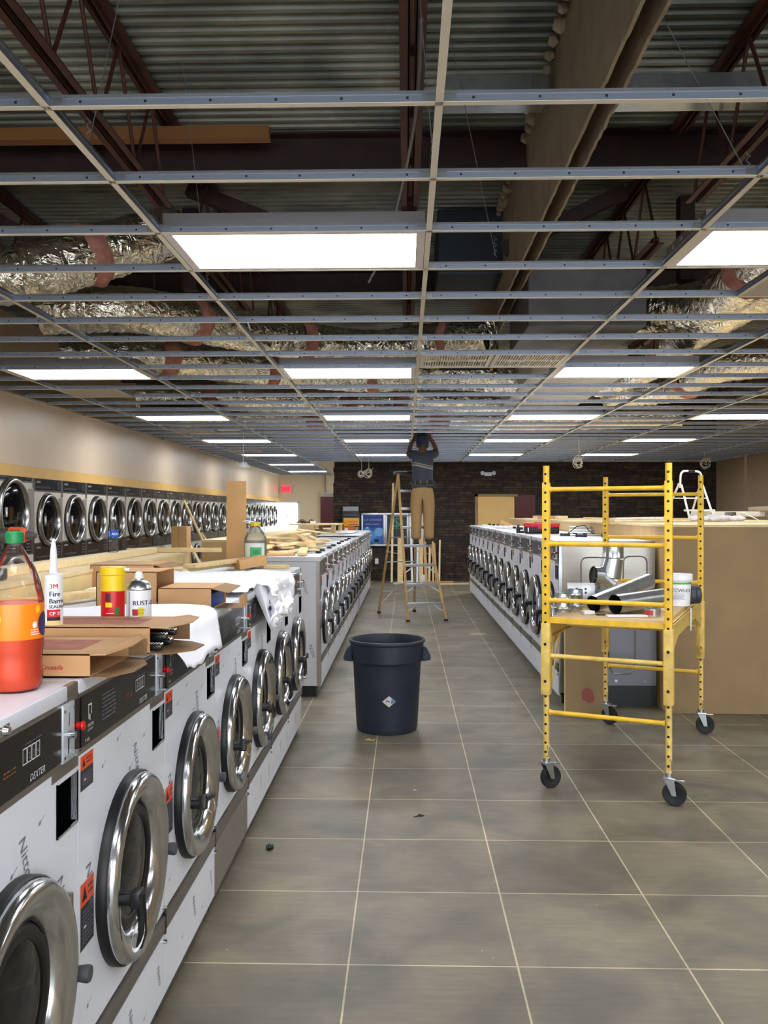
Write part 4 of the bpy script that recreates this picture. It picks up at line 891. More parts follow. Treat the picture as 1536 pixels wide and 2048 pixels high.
def person():
    # origin at the soles, facing +Y (away from the viewer)
    V = []; E_ = []; R_ = []
    def v(p, r, par=None):
        V.append(p); R_.append(r)
        if par is not None: E_.append((par, len(V) - 1))
        return len(V) - 1
    pel = v((0, .0, .93), (.15, .12)); w = v((0, -.01, 1.05), (.14, .11), pel); ch = v((0, .0, 1.22), (.165, .12), w); ub = v((0, .0, 1.35), (.15, .10), ch); nk = v((0, .02, 1.45), .055, ub); hd = v((0.0, .05, 1.54), (.075, .085), nk); hc = v((0, .06, 1.61), (.082, .10), hd); ht = v((0, .05, 1.67), (.06, .07), hc)
    for s in (-1, 1):
        hip = v((s * .085, 0, .87), (.105, .115), pel); kn = v((s * .088, .03, .47), (.062, .068), hip); cf = v((s * .088, .0, .32), (.056, .062), kn); an = v((s * .09, -.01, .09), .038, cf); hl = v((s * .095, .02, .045), (.04, .038), an); to = v((s * .11, .14, .03), (.042, .025), hl)
        cl = v((s * .11, .0, 1.40), .06, ub); sh = v((s * .175, .01, 1.40), .058, cl); el = v((s * .215, .22, 1.46), .042, sh); fa = v((s * .185, .24, 1.56), .038, el); wr = v((s * .12, .24, 1.68), .026, fa); pm = v((s * .098, .235, 1.725), (.034, .018), wr)
        for k, (dx, ln) in enumerate(((-.030, .072), (-.012, .082), (.008, .078), (.026, .06))):
            b0 = v((s * (.095 + dx * .7), .235, 1.755), .009, pm); b1 = v((s * (.092 + dx), .225, 1.755 + ln * .55), .0085, b0); v((s * (.084 + dx), .20, 1.755 + ln * .8), .0075, b1)
        t0 = v((s * .068, .225, 1.725), .0095, pm); v((s * .05, .205, 1.752), .008, t0)
    t = empty('person', (.262, 13.62, 1.163), -.02)
    t.scale = (1.0, 1.0, 1.0)
    body = skinned('body', V, E_, R_, skin_m, t, 0, 1)
    # face, ears and nose set on the head
    b = MB()
    for s in (-1, 1): b.lathe([(.0001, .012), (.018, .010), (.024, .0), (.018, -.008)], skin_m, 10, T(s * .082, .05, 1.60) @ Matrix.Rotation(s * math.pi / 2, 4, 'Y') @ Matrix.Scale(1.4, 4, (1, 0, 0)))
    b.build('ear', body); b = MB(); b.lathe([(.0001, .03), (.012, .012), (.016, 0)], skin_m, 8, T(0, .155, 1.60) @ Matrix.Rotation(-math.pi / 2, 4, 'X')); b.build('nose', body)
    for s in (-1, 1):
        b = MB(); b.lathe([(.0001, .004), (.008, .002), (.011, 0)], white, 10, T(s * .03, .152, 1.625) @ Matrix.Rotation(-math.pi / 2, 4, 'X')); b.lathe([(.0001, .006), (.004, .0045)], inkblack, 8, T(s * .03, .152, 1.625) @ Matrix.Rotation(-math.pi / 2, 4, 'X')); b.build('eye', body)
    b = MB(); b.box(-.022, .022, .148, .154, 1.562, 1.570, mat('lips', (120, 64, 56), .5), .002); b.build('mouth', body)
    # cap
    b = MB(); b.lathe([(.100, 1.555), (.103, 1.60), (.101, 1.66), (.088, 1.705), (.055, 1.728), (.0001, 1.735)], navy, 24, T(0, .055, 0) @ Matrix.Scale(1.1, 4, (0, 1, 0))); b.lathe([(.1, 0), (.15, -.004), (.15, .002), (.1, .008)], navy, 14, T(0, .10, 1.62) @ RZ(0), 0.35, math.pi - .35); c = b.build('cap', t, 60); c['label'] = 'dark navy cap'
    b = MB(); b.lathe([(.098, 1.50), (.101, 1.56)], leather, 20, T(0, .05, 0), math.pi + .3, 2 * math.pi - .3); b.build('hair', t)
    # shirt
    V.clear(); E_.clear(); R_.clear()
    a0 = v((0, -.005, .965), (.178, .135)); a1 = v((0, -.01, 1.05), (.175, .135), a0); a2 = v((0, 0, 1.22), (.198, .145), a1); a3 = v((0, 0, 1.36), (.178, .12), a2); a4 = v((0, .02, 1.455), (.075, .075), a3)
    for s in (-1, 1): q = v((s * .135, .0, 1.395), .088, a3); q2 = v((s * .195, .03, 1.405), .076, q); v((s * .218, .13, 1.43), .066, q2)
    sh_ = skinned('shirt', list(V), list(E_), list(R_), shirt_m, t, 1, 1); sh_['label'] = 'grey short sleeved shirt with pale chest stripes'
    # stripes: bands slightly outside the shirt, sloping across the back
    dgm = sh_.data
    from mathutils.bvhtree import BVHTree
    bv = BVHTree.FromPolygons([vv.co for vv in dgm.vertices], [tuple(p.vertices) for p in dgm.polygons])
    for z0, th in ((1.235, .012), (1.212, .007), (1.195, .016)):
        b = MB(); n = 48; vs = []; fs = []
        for k in range(n):
            a = 2 * math.pi * k / n
            for dz in (-th / 2, th / 2):
                d = Vector((math.cos(a), math.sin(a), 0)); z = z0 + dz - .16 * d.x * .2
                hit = bv.ray_cast(Vector((0, 0, z)) + d * 1.0, -d)
                vs.append((hit[0] if hit[0] else Vector((0, 0, z)) + d * .2) + d * .004)
        for k in range(n): fs.append((2 * k, 2 * ((k + 1) % n), 2 * ((k + 1) % n) + 1, 2 * k + 1))
        b.add(vs, fs, mat('pale_stripe', (150, 146, 140), .8)); b.build('stripe', sh_, 60)
    # trousers
    V.clear(); E_.clear(); R_.clear()
    p0 = v((0, 0, .985), (.165, .13)); p1 = v((0, -.01, .86), (.18, .15), p0)
    for s in (-1, 1): q = v((s * .092, -.005, .74), (.105, .125), p1); k = v((s * .096, .02, .47), (.094, .095), q); c2 = v((s * .097, .0, .28), (.087, .088), k); c3 = v((s * .1, -.01, .13), (.082, .084), c2); v((s * .1, -.01, .055), (.088, .088), c3)
    tr_ = skinned('trousers', list(V), list(E_), list(R_), pants_m, t, 0, 1); tr_['label'] = 'loose khaki work trousers'
    b = MB(); b.lathe([(.17, .935), (.193, .94), (.193, .972), (.17, .976)], leather, 28, T(0, -.005, 0) @ Matrix.Scale(.86, 4, (0, 1, 0))); 
    for a in (-2.2, -1.75, -1.2): b.box(-.004, .004, -.004, .004, .925, .985, pants_m, 0, T(.195 * math.cos(a), .172 * math.sin(a), 0))
    b.box(.165, .205, -.04, .02, .86, .95, black, .008); b.build('belt', t)
    for s in (-1, 1):
        b = MB(); b.box(-.045, .045, -.09, .17, 0, .035, leather, .012, T(s * .10, 0, 0)); b.box(-.042, .042, -.085, .12, .03, .075, leather, .02, T(s * .10, 0, 0)); b.build('shoe', t)
    tag(t, 'person in grey striped shirt and khaki trousers on the ladder, reaching into the ceiling', 'person')
    b = MB(); b.box(-.045, .045, -.02, .02, -.02, .02, white, .004); b.box(.005, .03, -.0215, -.019, -.008, .008, inkblack); tag(b.build('junction_box', loc=(.272, 13.80, 2.86)), 'small white electrical box held up by the worker', 'electrical box')
person()

# ------------------------------------------------------------------ things along the stone wall
YW = YB - .002
def at(px_, y): return (px_ - 811) / 1748 * y
def zz(py_, y): return 1.635 - (py_ - 1027) / 1748 * y
def poster(x0, x1, z0, z1, label, kind):
    t = empty('wall_poster', ((x0 + x1) / 2, YW, 0)); w = (x1 - x0) / 2; f = MB()
    for (a, c, d, e) in ((-w, w, z1 - .045, z1), (-w, w, z0, z0 + .045), (-w, -w + .045, z0 + .045, z1 - .045), (w - .045, w, z0 + .045, z1 - .045)): f.box(a, c, -.06, 0, d, e, alu, .004)
    f.build('frame', t, 30); p = MB(); a, c, d, e = -w + .045, w - .045, z0 + .045, z1 - .045; Y = -.03
    if kind == 'blue':
        p.box(a, c, Y, -.01, d, e, mat('poster_blue', (24, 62, 146), .4)); cb = mat('poster_light_blue', (88, 150, 216), .4); cm = mat('poster_mid_blue', (44, 104, 186), .4)
        p.box(a, c, Y - .001, Y, d, d + .40, cm)
        for (x, z, r, m, l) in ((-.05, d + .20, .13, cb, .0015), (.14, d + .30, .11, mat('poster_pale', (118, 172, 226), .4), .002), (-.15, d + .36, .07, cb, .0025), (.07, d + .08, .09, mat('poster_sky', (64, 132, 204), .4), .003)): p.lathe([(.0001, 0), (r, 0)], m, 24, T(x, Y - l, z) @ Matrix.Rotation(math.pi / 2, 4, 'X'))
        p.box(.03, .14, Y - .004, Y - .003, d + .05, d + .13, black)
        p.text('J.L.T. AT POTOW', .055, (a + .03, Y - .003, e - .14), (1, 0, 0), (0, 0, 1), inkwhite); p.text('SEASIDE MARKUS', .045, (a + .05, Y - .003, e - .24), (1, 0, 0), (0, 0, 1), inkwhite)
        p.lathe([(.0001, 0), (.025, 0)], inkwhite, 14, T(a + .11, Y - .004, e - .31) @ Matrix.Rotation(math.pi / 2, 4, 'X'))
    elif kind == 'green':
        p.box(a, c, Y, -.01, d, e, mat('poster_black', (20, 28, 26), .3)); g = mat('poster_green', (44, 120, 72), .4)
        p.text('SAVE', .10, (-.14, Y - .002, e - .13), (1, 0, 0), (0, 0, 1), g); p.text('$', .34, (-.10, Y - .002, d + .42), (1, 0, 0), (0, 0, 1), mat('poster_teal', (70, 140, 124), .4)); p.lathe([(.145, 0), (.16, 0)], g, 28, T(0, Y - .002, d + .53) @ Matrix.Rotation(math.pi / 2, 4, 'X'))
    else:
        p.box(a, c, Y, -.01, d, e, white)
    p.build('poster_face', t, 0); tag(t, label, 'poster')
poster(at(722, YB), at(770, YB), zz(1092, YB), zz(1026, YB), 'framed blue drinks poster on the stone wall, left of the ladder', 'blue')
poster(at(770, YB), at(817, YB), zz(1092, YB), zz(1026, YB), 'framed black and green poster seen through the ladder', 'green')
poster(at(818, YB), at(850, YB), zz(1092, YB), zz(1026, YB), 'plain pale framed board on the stone wall behind the worker legs', 'plain')
def soap_machine():
    x0, x1 = at(684, YB - .4), at(718, YB - .4); t = empty('vending_machine', ((x0 + x1) / 2, YB - .02, 0)); w = (x1 - x0) / 2; z1 = zz(1012, YB - .4)
    b = MB(); b.box(-w, w, -.38, 0, .1, z1, black, .012); b.build('cabinet', t, 30)
    b = MB(); b.box(-w + .02, w - .02, -.40, -.38, z1 - .12, z1 - .01, mat('grey_panel', (150, 150, 156), .5), .004); b.build('top_panel', t); b = MB(); b.box(-w + .03, w - .03, -.385, -.379, z1 - .22, z1 - .205, mat('display_teal', (50, 110, 110), .3)); b.build('display_strip', t, 0)
    s = MB(); ys = mat('sign_yellow', (232, 168, 40), .5); s.box(-w + .03, w, -.40, -.385, z1 - .47, z1 - .28, ys, .002); s.text('HUSKY', .078, (-w + .125, -.402, z1 - .40), (1, 0, 0), (0, 0, 1), mat('sign_red', (196, 48, 24), .5), .001); s.text('6', .1, (-w + .05, -.402, z1 - .42), (1, 0, 0), (0, 0, 1), mat('sign_red', 0), .001); s.box(-w + .14, w - .03, -.402, -.40, z1 - .445, z1 - .43, black)
    s.build('sign', t, 0); s = MB(); s.box(-w + .03, w - .1, -.398, -.382, z1 - .66, z1 - .48, mat('carton_orange', (206, 112, 40), .6), .002); s.box(-w + .06, -w + .14, -.401, -.398, z1 - .62, z1 - .52, white); s.box(w - .09, w - .02, -.40, -.38, z1 - .62, z1 - .5, mat('grey_panel', 0), .004); s.build('carton_window', t, 0)
    tag(t, 'black soap vending machine with yellow and red sign by the stone wall edge', 'vending machine')
soap_machine()
def emergency_light():
    x0, x1 = at(962, YB), at(988, YB); z = zz(948, YB); t = empty('emergency_light', ((x0 + x1) / 2, YW, z)); b = MB(); b.box(-.09, .09, -.07, 0, -.05, .04, white, .01); b.build('housing', t)
    for s in (-1, 1): b = MB(); b.lathe([(.0001, -.03), (.03, -.03), (.05, .02), (.052, .03), (.0001, .035)], white, 18, T(s * .125, -.06, .02) @ Matrix.Rotation(math.pi / 2, 4, 'X') @ Matrix.Rotation(s * .5, 4, 'Y')); b.build('lamp_head', t)
    tag(t, 'white twin head emergency light on the dark stone wall', 'emergency light')
emergency_light()
b = MB(); b.box(-.04, .04, -.008, 0, -.065, .065, white, .002); b.box(-.016, .016, -.011, -.007, .015, .042, lampframe, .003); b.box(-.016, .016, -.011, -.007, -.042, -.015, lampframe, .003); tag(b.build('wall_outlet', loc=(at(753, YB), YW, zz(1122, YB))), 'white electrical outlet low on the stone wall', 'outlet')
# doorway, its lit interior painted as a yellow board, and maroon door
xa, xb = at(949, YB), at(1029, YB); zt = zz(988, YB)
b = MB(); b.box(xa, xa + .07, YB - .06, YB, 0, zt, plygrey); b.box(xa, at(1034, YB), YB - .06, YB, zt - .06, zt, plygrey); struct(b.build('door_2', smooth=0))
b = MB(); b.box(xa + .07, xb - .02, YB - .04, YB - .005, 0, zt - .06, mat('lit_opening_cream', (236, 194, 122), .6, var=.03)); tag(b.build('lit_opening_board', smooth=0), 'cream yellow board painting the lit doorway opening in the stone wall', 'board')
b = MB(); b.box(xb, at(1069, YB), YB - .05, YB - .006, 0, zz(990, YB), maroon); b.cyl((xb + .06, YB - .1, 1.0), (xb + .06, YB - .04, 1.0), .025, chrome, 12); struct(b.build('door_3', smooth=0))
b = MB(); b.box(-2.80, -2.10, YBL - .05, YBL - .005, 0, 2.19, maroon); struct(b.build('door_1', smooth=0))
b = MB(); b.box(-2.78, -2.2, YBL - .06, YBL, 2.20, 2.34, beigefar, .004); b.box(-2.72, -2.26, YBL - .063, YBL - .058, 2.22, 2.30, darksteel); tag(b.build('wall_vent'), 'small wall vent above the maroon door at the far left', 'vent')
b = MB(); b.cyl((-2.62, YBL - .02, 2.34), (-2.62, YBL - .02, HC), .02, mat('grey_conduit', (150, 140, 126), .5), 8); tag(b.build('conduit'), 'thin vertical conduit above the maroon door at the far left', 'conduit')
t = empty('exit_sign', (-3.93, YBL - .02, 2.45)); b = MB(); b.box(-.15, .15, -.05, 0, -.105, .105, mat('exit_red', (214, 36, 44), .5, emis=1.2, emcol=(235, 40, 60)), .006); b.build('face', t); b = MB(); b.text('EXIT', .14, (-.135, -.052, -.05), (1, 0, 0), (0, 0, 1), mat('exit_dark_letters', (110, 10, 20), .5), .001); b.build('letters', t, 0); b = MB(); b.box(-.2, .24, -.03, 0, -.13, .13, mat('clear_acrylic', (200, 190, 176), .3)); b.build('backplate', t, 0)
tag(t, 'glowing red exit sign high on the far left wall', 'exit sign')
b = MB(); b.box(-3.56, -3.5, YBL - .02, YBL + .2, 0, 2.02, white); b.box(XL, -3.5, YBL - .02, YBL + .2, 1.99, 2.03, white); struct(b.build('door_4', smooth=0))
b = MB(); b.lathe([(.0001, .001), (.115, .001), (.115, .0), ], mat('floor_cap', (176, 164, 142), .6), 28, T(at(955, 11.9), 11.9, .001)); tag(b.build('floor_cap', smooth=0), 'pale round cap set in the floor tiles of the aisle', 'floor cap')
b = MB(); random.seed(9)
for k in range(60):
    M = T(XL - .3 + random.uniform(0, .45), YBL + 3 + random.uniform(-.5, .5), random.uniform(.1, 1.7)); bm = bmesh.new(); bmesh.ops.create_icosphere(bm, subdivisions=1, radius=random.uniform(.1, .25)); b.frombm(bm, mat('leaf_glare_green', (176, 226, 190), .8, var=.2), M)  # leaves paled to carry the blown-out outdoor light in their colour
tag(b.build('green_shrub', smooth=0), 'green shrub with daylight glare in its colour outside the far open doorway', 'shrub')
b = MB(); b.box(XL - 8, XR, YBL + .4, YBL + 30, -.15, -.02, mat('pale_paving', (214, 212, 204), .8)); o = struct(b.build('floor_outside', smooth=0))
# lumber standing against the stone wall
lum = [(783, 1163, 966, .05, .02, pinepale, 'thin tall pale strip', 12.2), (800, 1158, 1075, .13, .03, pine, 'short wide pine board', 0), (824, 1160, 1046, .05, .03, white, 'white painted trim', 0), (834, 1160, 1030, .05, .02, white, 'taller white painted trim', 0), (842, 1162, 1070, .10, .03, pine, 'pine board', 0), (852, 1162, 1083, .07, .03, mdf, 'tan board', 0), (858, 1161, 1060, .05, .02, pinepale, 'narrow pale board', 0), (866, 1160, 1083, .04, .03, pine, 'narrow pine stick', 0), (872, 1160, 1086, .04, .025, mdf, 'narrow tan stick', 0), (878, 1158, 1080, .04, .02, pinepale, 'slim pale stick', 0)]
for k, (p, yb_, yt_, w, th, m, lab, _) in enumerate(lum):
    y0 = YB - .42 - .015 * (k % 3); x = at(p, y0); h = zz(yt_, YB - .1); b = MB(); b.beam((x, y0, 0.0), (x - .03 * ((k % 3) - 1), YB - .06, h), w, th, m, (0, -1, .2)); tag(b.build('lumber_board', smooth=0), f'{lab} leaning on the stone wall behind the ladder, {ORD[k]} from the left', 'lumber', 'lumber leaning on the stone wall')
for k, (x0, y0, x1, y1, m, lab) in enumerate(((-.25, 20.2, .12, 20.9, white, 'white trim piece lying at an angle left of the leaning lumber'), (.4, 20.3, 1.1, 20.55, mdf, 'reddish tan board lying flat before the leaning lumber'), (.7, 20.05, 1.45, 20.25, pinepale, 'pale trim lying flat on the floor right of the ladder'))):
    b = MB(); b.beam((x0, y0, .02 + .02 * (k == 1)), (x1, y1, .02 + .02 * (k == 1)), .09, .035, m); tag(b.build('floor_trim', smooth=0), lab, 'lumber')
b = MB(); b.box(-.05, .05, -.006, .006, 0, .2, white, .002); tag(b.build('paper_tag', loc=(at(845, 20.7), 20.6, .0)), 'small white card in front of the leaning lumber', 'card')
# ------------------------------------------------------------------ clutter on the nearest left row
ZT = 1.236
def soda():
    t = empty('soda_bottle', (-.888, 1.965, ZT)); n = 40
    prof = [(.0001, .006), (.03, .004), (.05, .0), (.0585, .012), (.0610, .035), (.0585, .062), (.0600, .085), (.0625, .10), (.0625, .205), (.061, .215), (.055, .243), (.044, .275), (.030, .302), (.020, .318), (.0165, .326), (.0165, .333)]
    b = MB(); b.lathe(prof, glass_clear, n)
    b.build('bottle', t, 60)
    liq = [(.0001, .009), (.03, .007), (.05, .004), (.0565, .014), (.059, .036), (.0565, .062), (.058, .085), (.0605, .10), (.0605, .196), (.0001, .196)]
    b = MB(); b.lathe(liq, soda_m, n); b.build('liquid', t, 60)['label'] = 'bright orange soda inside the bottle'
    lo = mat('soda_label', (250, 130, 22), .3)
    b = MB(); b.lathe([(.0632, .118), (.0634, .12), (.0634, .196), (.0632, .198)], lo, n)
    for (a, z, r, m) in ((-.10, .150, .022, mat('label_navy', (40, 36, 96), .4)), (-1.9, .165, .01, mat('label_yellow', (250, 190, 40), .4)), (-.45, .185, .007, mat('label_yellow', 0)), (-.6, .150, .006, white)):
        pts = [(.0642 * math.cos(a + r * math.cos(q) / .064), .0642 * math.sin(a + r * math.cos(q) / .064), z + 1.25 * r * math.sin(q)) for q in [2 * math.pi * i / 20 for i in range(20)]]
        b.add([(.0645 * math.cos(a), .0645 * math.sin(a), z)] + pts, [(0, i + 1, (i + 1) % 20 + 1) for i in range(20)], m)
    for r_ in range(3):
        for q in range(9):
            a = -.75 + q * .04; z = .128 + r_ * .005; b.quad((.0641 * math.cos(a), .0641 * math.sin(a), z), (.0641 * math.cos(a + .03), .0641 * math.sin(a + .03), z), (.0641 * math.cos(a + .03), .0641 * math.sin(a + .03), z + .0025), (.0641 * math.cos(a), .0641 * math.sin(a), z + .0025), white)
    b.build('label_wrap', t, 60)
    b = MB(); vs = []
    b.lathe([(.0175, .332), (.019, .333), (.0195, .338), (.0195, .355), (.018, .359), (.0001, .36)], green, 32)
    for q in range(32): a = q * .19635; b.box(.0192, .0200, -.0009, .0009, .337, .355, green, 0, RZ(a))
    b.build('cap', t, 50)['label'] = 'green screw cap'
    tag(t, 'large orange soda bottle with green cap at the left frame edge', 'bottle'); t.rotation_euler = (0, 0, .15)
soda()
def cyltext(b, txt, size, r, a0, z, m, lift=.0004):
    me = text_mesh(txt)
    for q in ((0, .03, .06) if size > .0125 else (0,)): b.add([((r + lift + q * .002) * math.cos(a0 + (v[0] + q) * size / r), (r + lift + q * .002) * math.sin(a0 + (v[0] + q) * size / r), z + v[1] * size) for v in me[0]], me[1], m)
def cylpatch(b, r, a0, a1, z0, z1, m, lift=.0003, n=14):
    vs = []
    for k in range(n + 1):
        a = a0 + (a1 - a0) * k / n; vs += [((r + lift) * math.cos(a), (r + lift) * math.sin(a), z0), ((r + lift) * math.cos(a), (r + lift) * math.sin(a), z1)]
    b.add(vs, [(2 * k, 2 * k + 2, 2 * k + 3, 2 * k + 1) for k in range(n)], m)
def cartridge():
    t = empty('sealant_cartridge', (-1.025, 2.52, ZT)); r = .0262; b = MB(); b.lathe([(.0001, 0), (r, 0), (r, .215), (r * .98, .222), (.012, .226), (.0115, .232)], white, 28); b.build('tube', t, 50)
    b = MB(); b.lathe([(.0115, .226), (.0125, .24), (.0085, .295), (.004, .325), (.002, .327), (.0001, .327)], white, 20); b.build('nozzle', t, 50)
    b = MB(); c = -1.30; lr = mat('label_red', (206, 30, 50), .5)
    cyltext(b, '3M', .019, r, c - .34, .183, lr); cyltext(b, 'Fire', .021, r, c - .38, .160, inknavy); cyltext(b, 'Barrier', .020, r, c - .38, .140, inknavy); cyltext(b, 'SEALANT', .013, r, c - .38, .126, inknavy)
    cylpatch(b, r, c - .6, c + .9, .100, .122, lr); cyltext(b, 'CP 25WB', .014, r, c - .34, .106, white, .0008); cylpatch(b, r, c - .6, c + .9, .090, .1, inkblack); cylpatch(b, r, c - .6, c + .9, 0.0, .09, mat('label_cream', (240, 206, 140), .5)); cylpatch(b, r, c - .3, c + .9, .02, .078, mat('label_pale', (226, 214, 214), .5), .0006)
    for k in range(8): cylpatch(b, r, c - .25, c + .8 - .1 * (k % 3), .026 + k * .006, .0285 + k * .006, inkgrey, .0009, 6)
    b.build('label_wrap', t, 0); tag(t, 'white sealant cartridge with pointed nozzle beside the soda bottle', 'cartridge')
cartridge()
def foam_can():
    t = empty('foam_can', (-.945, 2.80, ZT)); r = .0375; R = mat('can_red', (206, 24, 34), .3); Y = mat('can_yellow', (246, 208, 30), .35)
    b = MB(); b.lathe([(.0001, 0), (r, 0), (r, .15)], R, 30); b.lathe([(r, .15), (r * 1.06, .152), (r * .98, .165), (r * .98, .2), (r * 1.08, .203), (r * 1.08, .226), (r * 1.0, .228), (.0001, .222)], Y, 30); b.build('body', t, 50)
    b = MB(); cylpatch(b, r, -1.9, -1.45, .118, .145, mat('label_brown', (70, 40, 40), .5)); cylpatch(b, r, -1.9, -1.3, .10, .115, Y); cyltext(b, 'Ga', .02, r, -.92, .05, white); cylpatch(b, r, -1.1, -.7, .075, .1, mat('label_green', (50, 130, 50), .5)); cylpatch(b, r, -1.8, -1.2, .02, .022, white); cylpatch(b, r, -1.8, -1.2, .08, .082, white); b.build('label_print', t, 0); b = MB(); b.box(.03, .055, -.006, .006, .215, .224, white, .002); b.build('nozzle', t)
    tag(t, 'yellow topped red foam can behind the long cardboard carton', 'can')
def spray_can():
    t = empty('spray_can', (-.845, 2.75, ZT)); r = .0385; b = MB(); b.lathe([(.0001, 0), (r, 0), (r * 1.02, .003), (r, .008), (r, .158)], mat('can_white', (226, 228, 232), .25), 30); b.lathe([(r, .158), (r * 1.03, .162), (r, .166), (r * .86, .178), (r * .6, .188), (.014, .190), (.014, .194)], galv, 30); b.build('body', t, 50)
    b = MB(); b.lathe([(.013, .19), (.0145, .198), (.012, .21), (.009, .216), (.0001, .217)], white, 18); b.build('nozzle', t, 50); b = MB(); a = -1.62
    cyltext(b, 'RUST-OLEUM', .021, r, a - .18, .112, inknavy); cyltext(b, 'GLOSS', .014, r, a + .15, .052, inkgrey); cyltext(b, 'PROTECTIVE', .014, r, a - .06, .036, inkgrey); cylpatch(b, r, a - .2, a + .5, .080, .1, mat('label_crimson', (170, 34, 56), .5)); cylpatch(b, r, a + .28, a + .7, .078, .106, mat('label_gold', (220, 200, 50), .5), .0008); cyltext(b, 'STOPS', .007, r, a + .32, .094, inkblack, .0014); cyltext(b, 'RUST', .007, r, a + .32, .085, inkblack, .0014); cylpatch(b, r, a - .62, a - .42, .0, .155, mat('label_silver', (160, 162, 168), .3)); b.build('label_print', t, 0)
    tag(t, 'white and silver spray paint can beside the yellow topped can', 'can')
foam_can(); spray_can()
def flat_carton(name, loc, rz, L, D, H, label, opened, txtx, words_, fl=1.0):
    """a long thin carton lying along local X with its open mouth at +X; only the print faces the viewer (-Y)"""
    t = empty(name, loc, rz); b = MB(); th = .003
    b.box(-L, 0, 0, th, 0, H, card); b.box(-L, 0, D - th, D, 0, H, card); b.box(-L, 0, 0, D, 0, th, card); b.box(-L, 0, 0, D, H - th, H, card); b.box(-L, -L + th, 0, D, 0, H, card)
    b.build('sleeve', t, 0)
    b = MB(); b.text(words_, .0165, (txtx, -.0006, H * .34), (1, 0, 0), (0, 0, 1), inkred, 0, .22); b.text(words_, .0165, (txtx + .0006, -.0009, H * .34), (1, 0, 0), (0, 0, 1), inkred, 0, .22); b.quad((-L * .9, D * .25, H + .0006), (-.05, D * .25, H + .0006), (-.05, D * .8, H + .0006), (-L * .9, D * .8, H + .0006), mat('faded_red_print', (170, 104, 84), .7, var=.25, vscale=20)); b.build('print', t, 0)
    # flaps
    f = MB(); pts = [(0, 0, H), (0, D, H + .0), (.05 * fl, D * .96, H + opened * .012), (.095 * fl, D * .75, H + opened * .012), (.10 * fl, D * .35, H + opened * .008), (.05 * fl, D * .02, H)]
    f.add(pts + [(x, y, z - .003) for x, y, z in pts], [tuple(range(6)), tuple(range(11, 5, -1))] + [(i, (i + 1) % 6, 6 + (i + 1) % 6, 6 + i) for i in range(6)], card); f.build('flap', t, 0)
    f = MB(); pts = [(0, 0, 0.002), (0, D, .002), (.06 * fl, D * .95, -.0), (.12 * fl, D * .6, .004), (.11 * fl, D * .3, .0), (.05 * fl, D * .02, .0)]
    f.add(pts + [(x, y, z - .003) for x, y, z in pts], [tuple(range(6)), tuple(range(11, 5, -1))] + [(i, (i + 1) % 6, 6 + (i + 1) % 6, 6 + i) for i in range(6)], cardin); f.build('flap', t, 0)
    f = MB(); f.box(-.0, .05, D - .004, D, 0.005, H - .004, cardin, 0, T(0, 0, 0)); f.build('flap', t, 0)
    tag(t, label, 'carton'); return t
flat_carton('cardboard_carton', (-.765, 2.10, ZT + .002), .0, .55, .30, .056, 'nearest long flat open cardboard carton right of the soda bottle', 1, -.145, 'Te Cruzada', .72)
flat_carton('cardboard_carton', (-.725, 2.46, ZT + .002), .0, .62, .26, .075, 'second flat open cardboard carton holding chrome chain strips', .6, -.085, 'Te Cruzada')
for k in range(4):
    b = MB(); y = 2.50 + k * .05; z = ZT + .018 + (k % 2) * .022
    b.box(-1.0, -.70, y - .016, y + .016, z - .010, z + .006, blackgloss, .003)
    for q in range(34): xx = -.985 + q * .0085; b.lathe([(.0001, .004), (.003, .003), (.0042, 0)], chrome, 6, T(xx, y - .008, z + .006)); b.lathe([(.0001, .004), (.003, .003), (.0042, 0)], chrome, 6, T(xx, y + .008, z + .006))
    tag(b.build('chain_strip'), f'dark strip studded with chrome beads inside the second carton, {ORD[k]} from the front', 'hardware strip', 'beaded strips in the carton')
# paper sheets
def sheet(name, x0, x1, y0, y1, nx, ny, fn, label, cat='paper'):
    vs = []; fs = []
    for j in range(ny + 1):
        for i in range(nx + 1):
            u = i / nx; v = j / ny; vs.append(fn(u, v, x0 + (x1 - x0) * u, y0 + (y1 - y0) * v))
    for j in range(ny):
        for i in range(nx): a = j * (nx + 1) + i; fs.append((a, a + 1, a + nx + 2, a + nx + 1))
    b = MB(); b.add(vs, fs, paper); o = b.build(name, smooth=50); m = o.modifiers.new('solid', 'SOLIDIFY'); m.thickness = .0008; tag(o, label, cat); return o
from mathutils import noise as MN
def droop(xe, x, z, k=1.0, r=.03):
    """bend a sheet over the front edge of the washer top at x = xe"""
    if x <= xe: return x, z
    s = x - xe
    if s < r * 1.57: a = s / r; return xe + r * math.sin(a), z - r * (1 - math.cos(a))
    return xe + r + (s - r * 1.57) * (1 - k) , z - r - (s - r * 1.57) * k
def f1(u, v, x, y):
    n_ = MN.noise(Vector((x * 5, y * 4, 1)))
    yy = y - .18 * max(0, u - .6); z = ZT + .014 + .010 * n_ + .02 * math.sin(u * 3) * v
    x2, z2 = droop(-.80, x, z, .55 + .25 * v, .05)
    return (x2, yy + .02 * n_, z2 + (.02 * MN.noise(Vector((x * 9, y * 9, 4))) if x > -.8 else 0))
sheet('paper_sheet', -1.42, -.60, 2.84, 3.52, 40, 30, f1, 'smooth white sheet curling over the washer edge beyond the cartons')
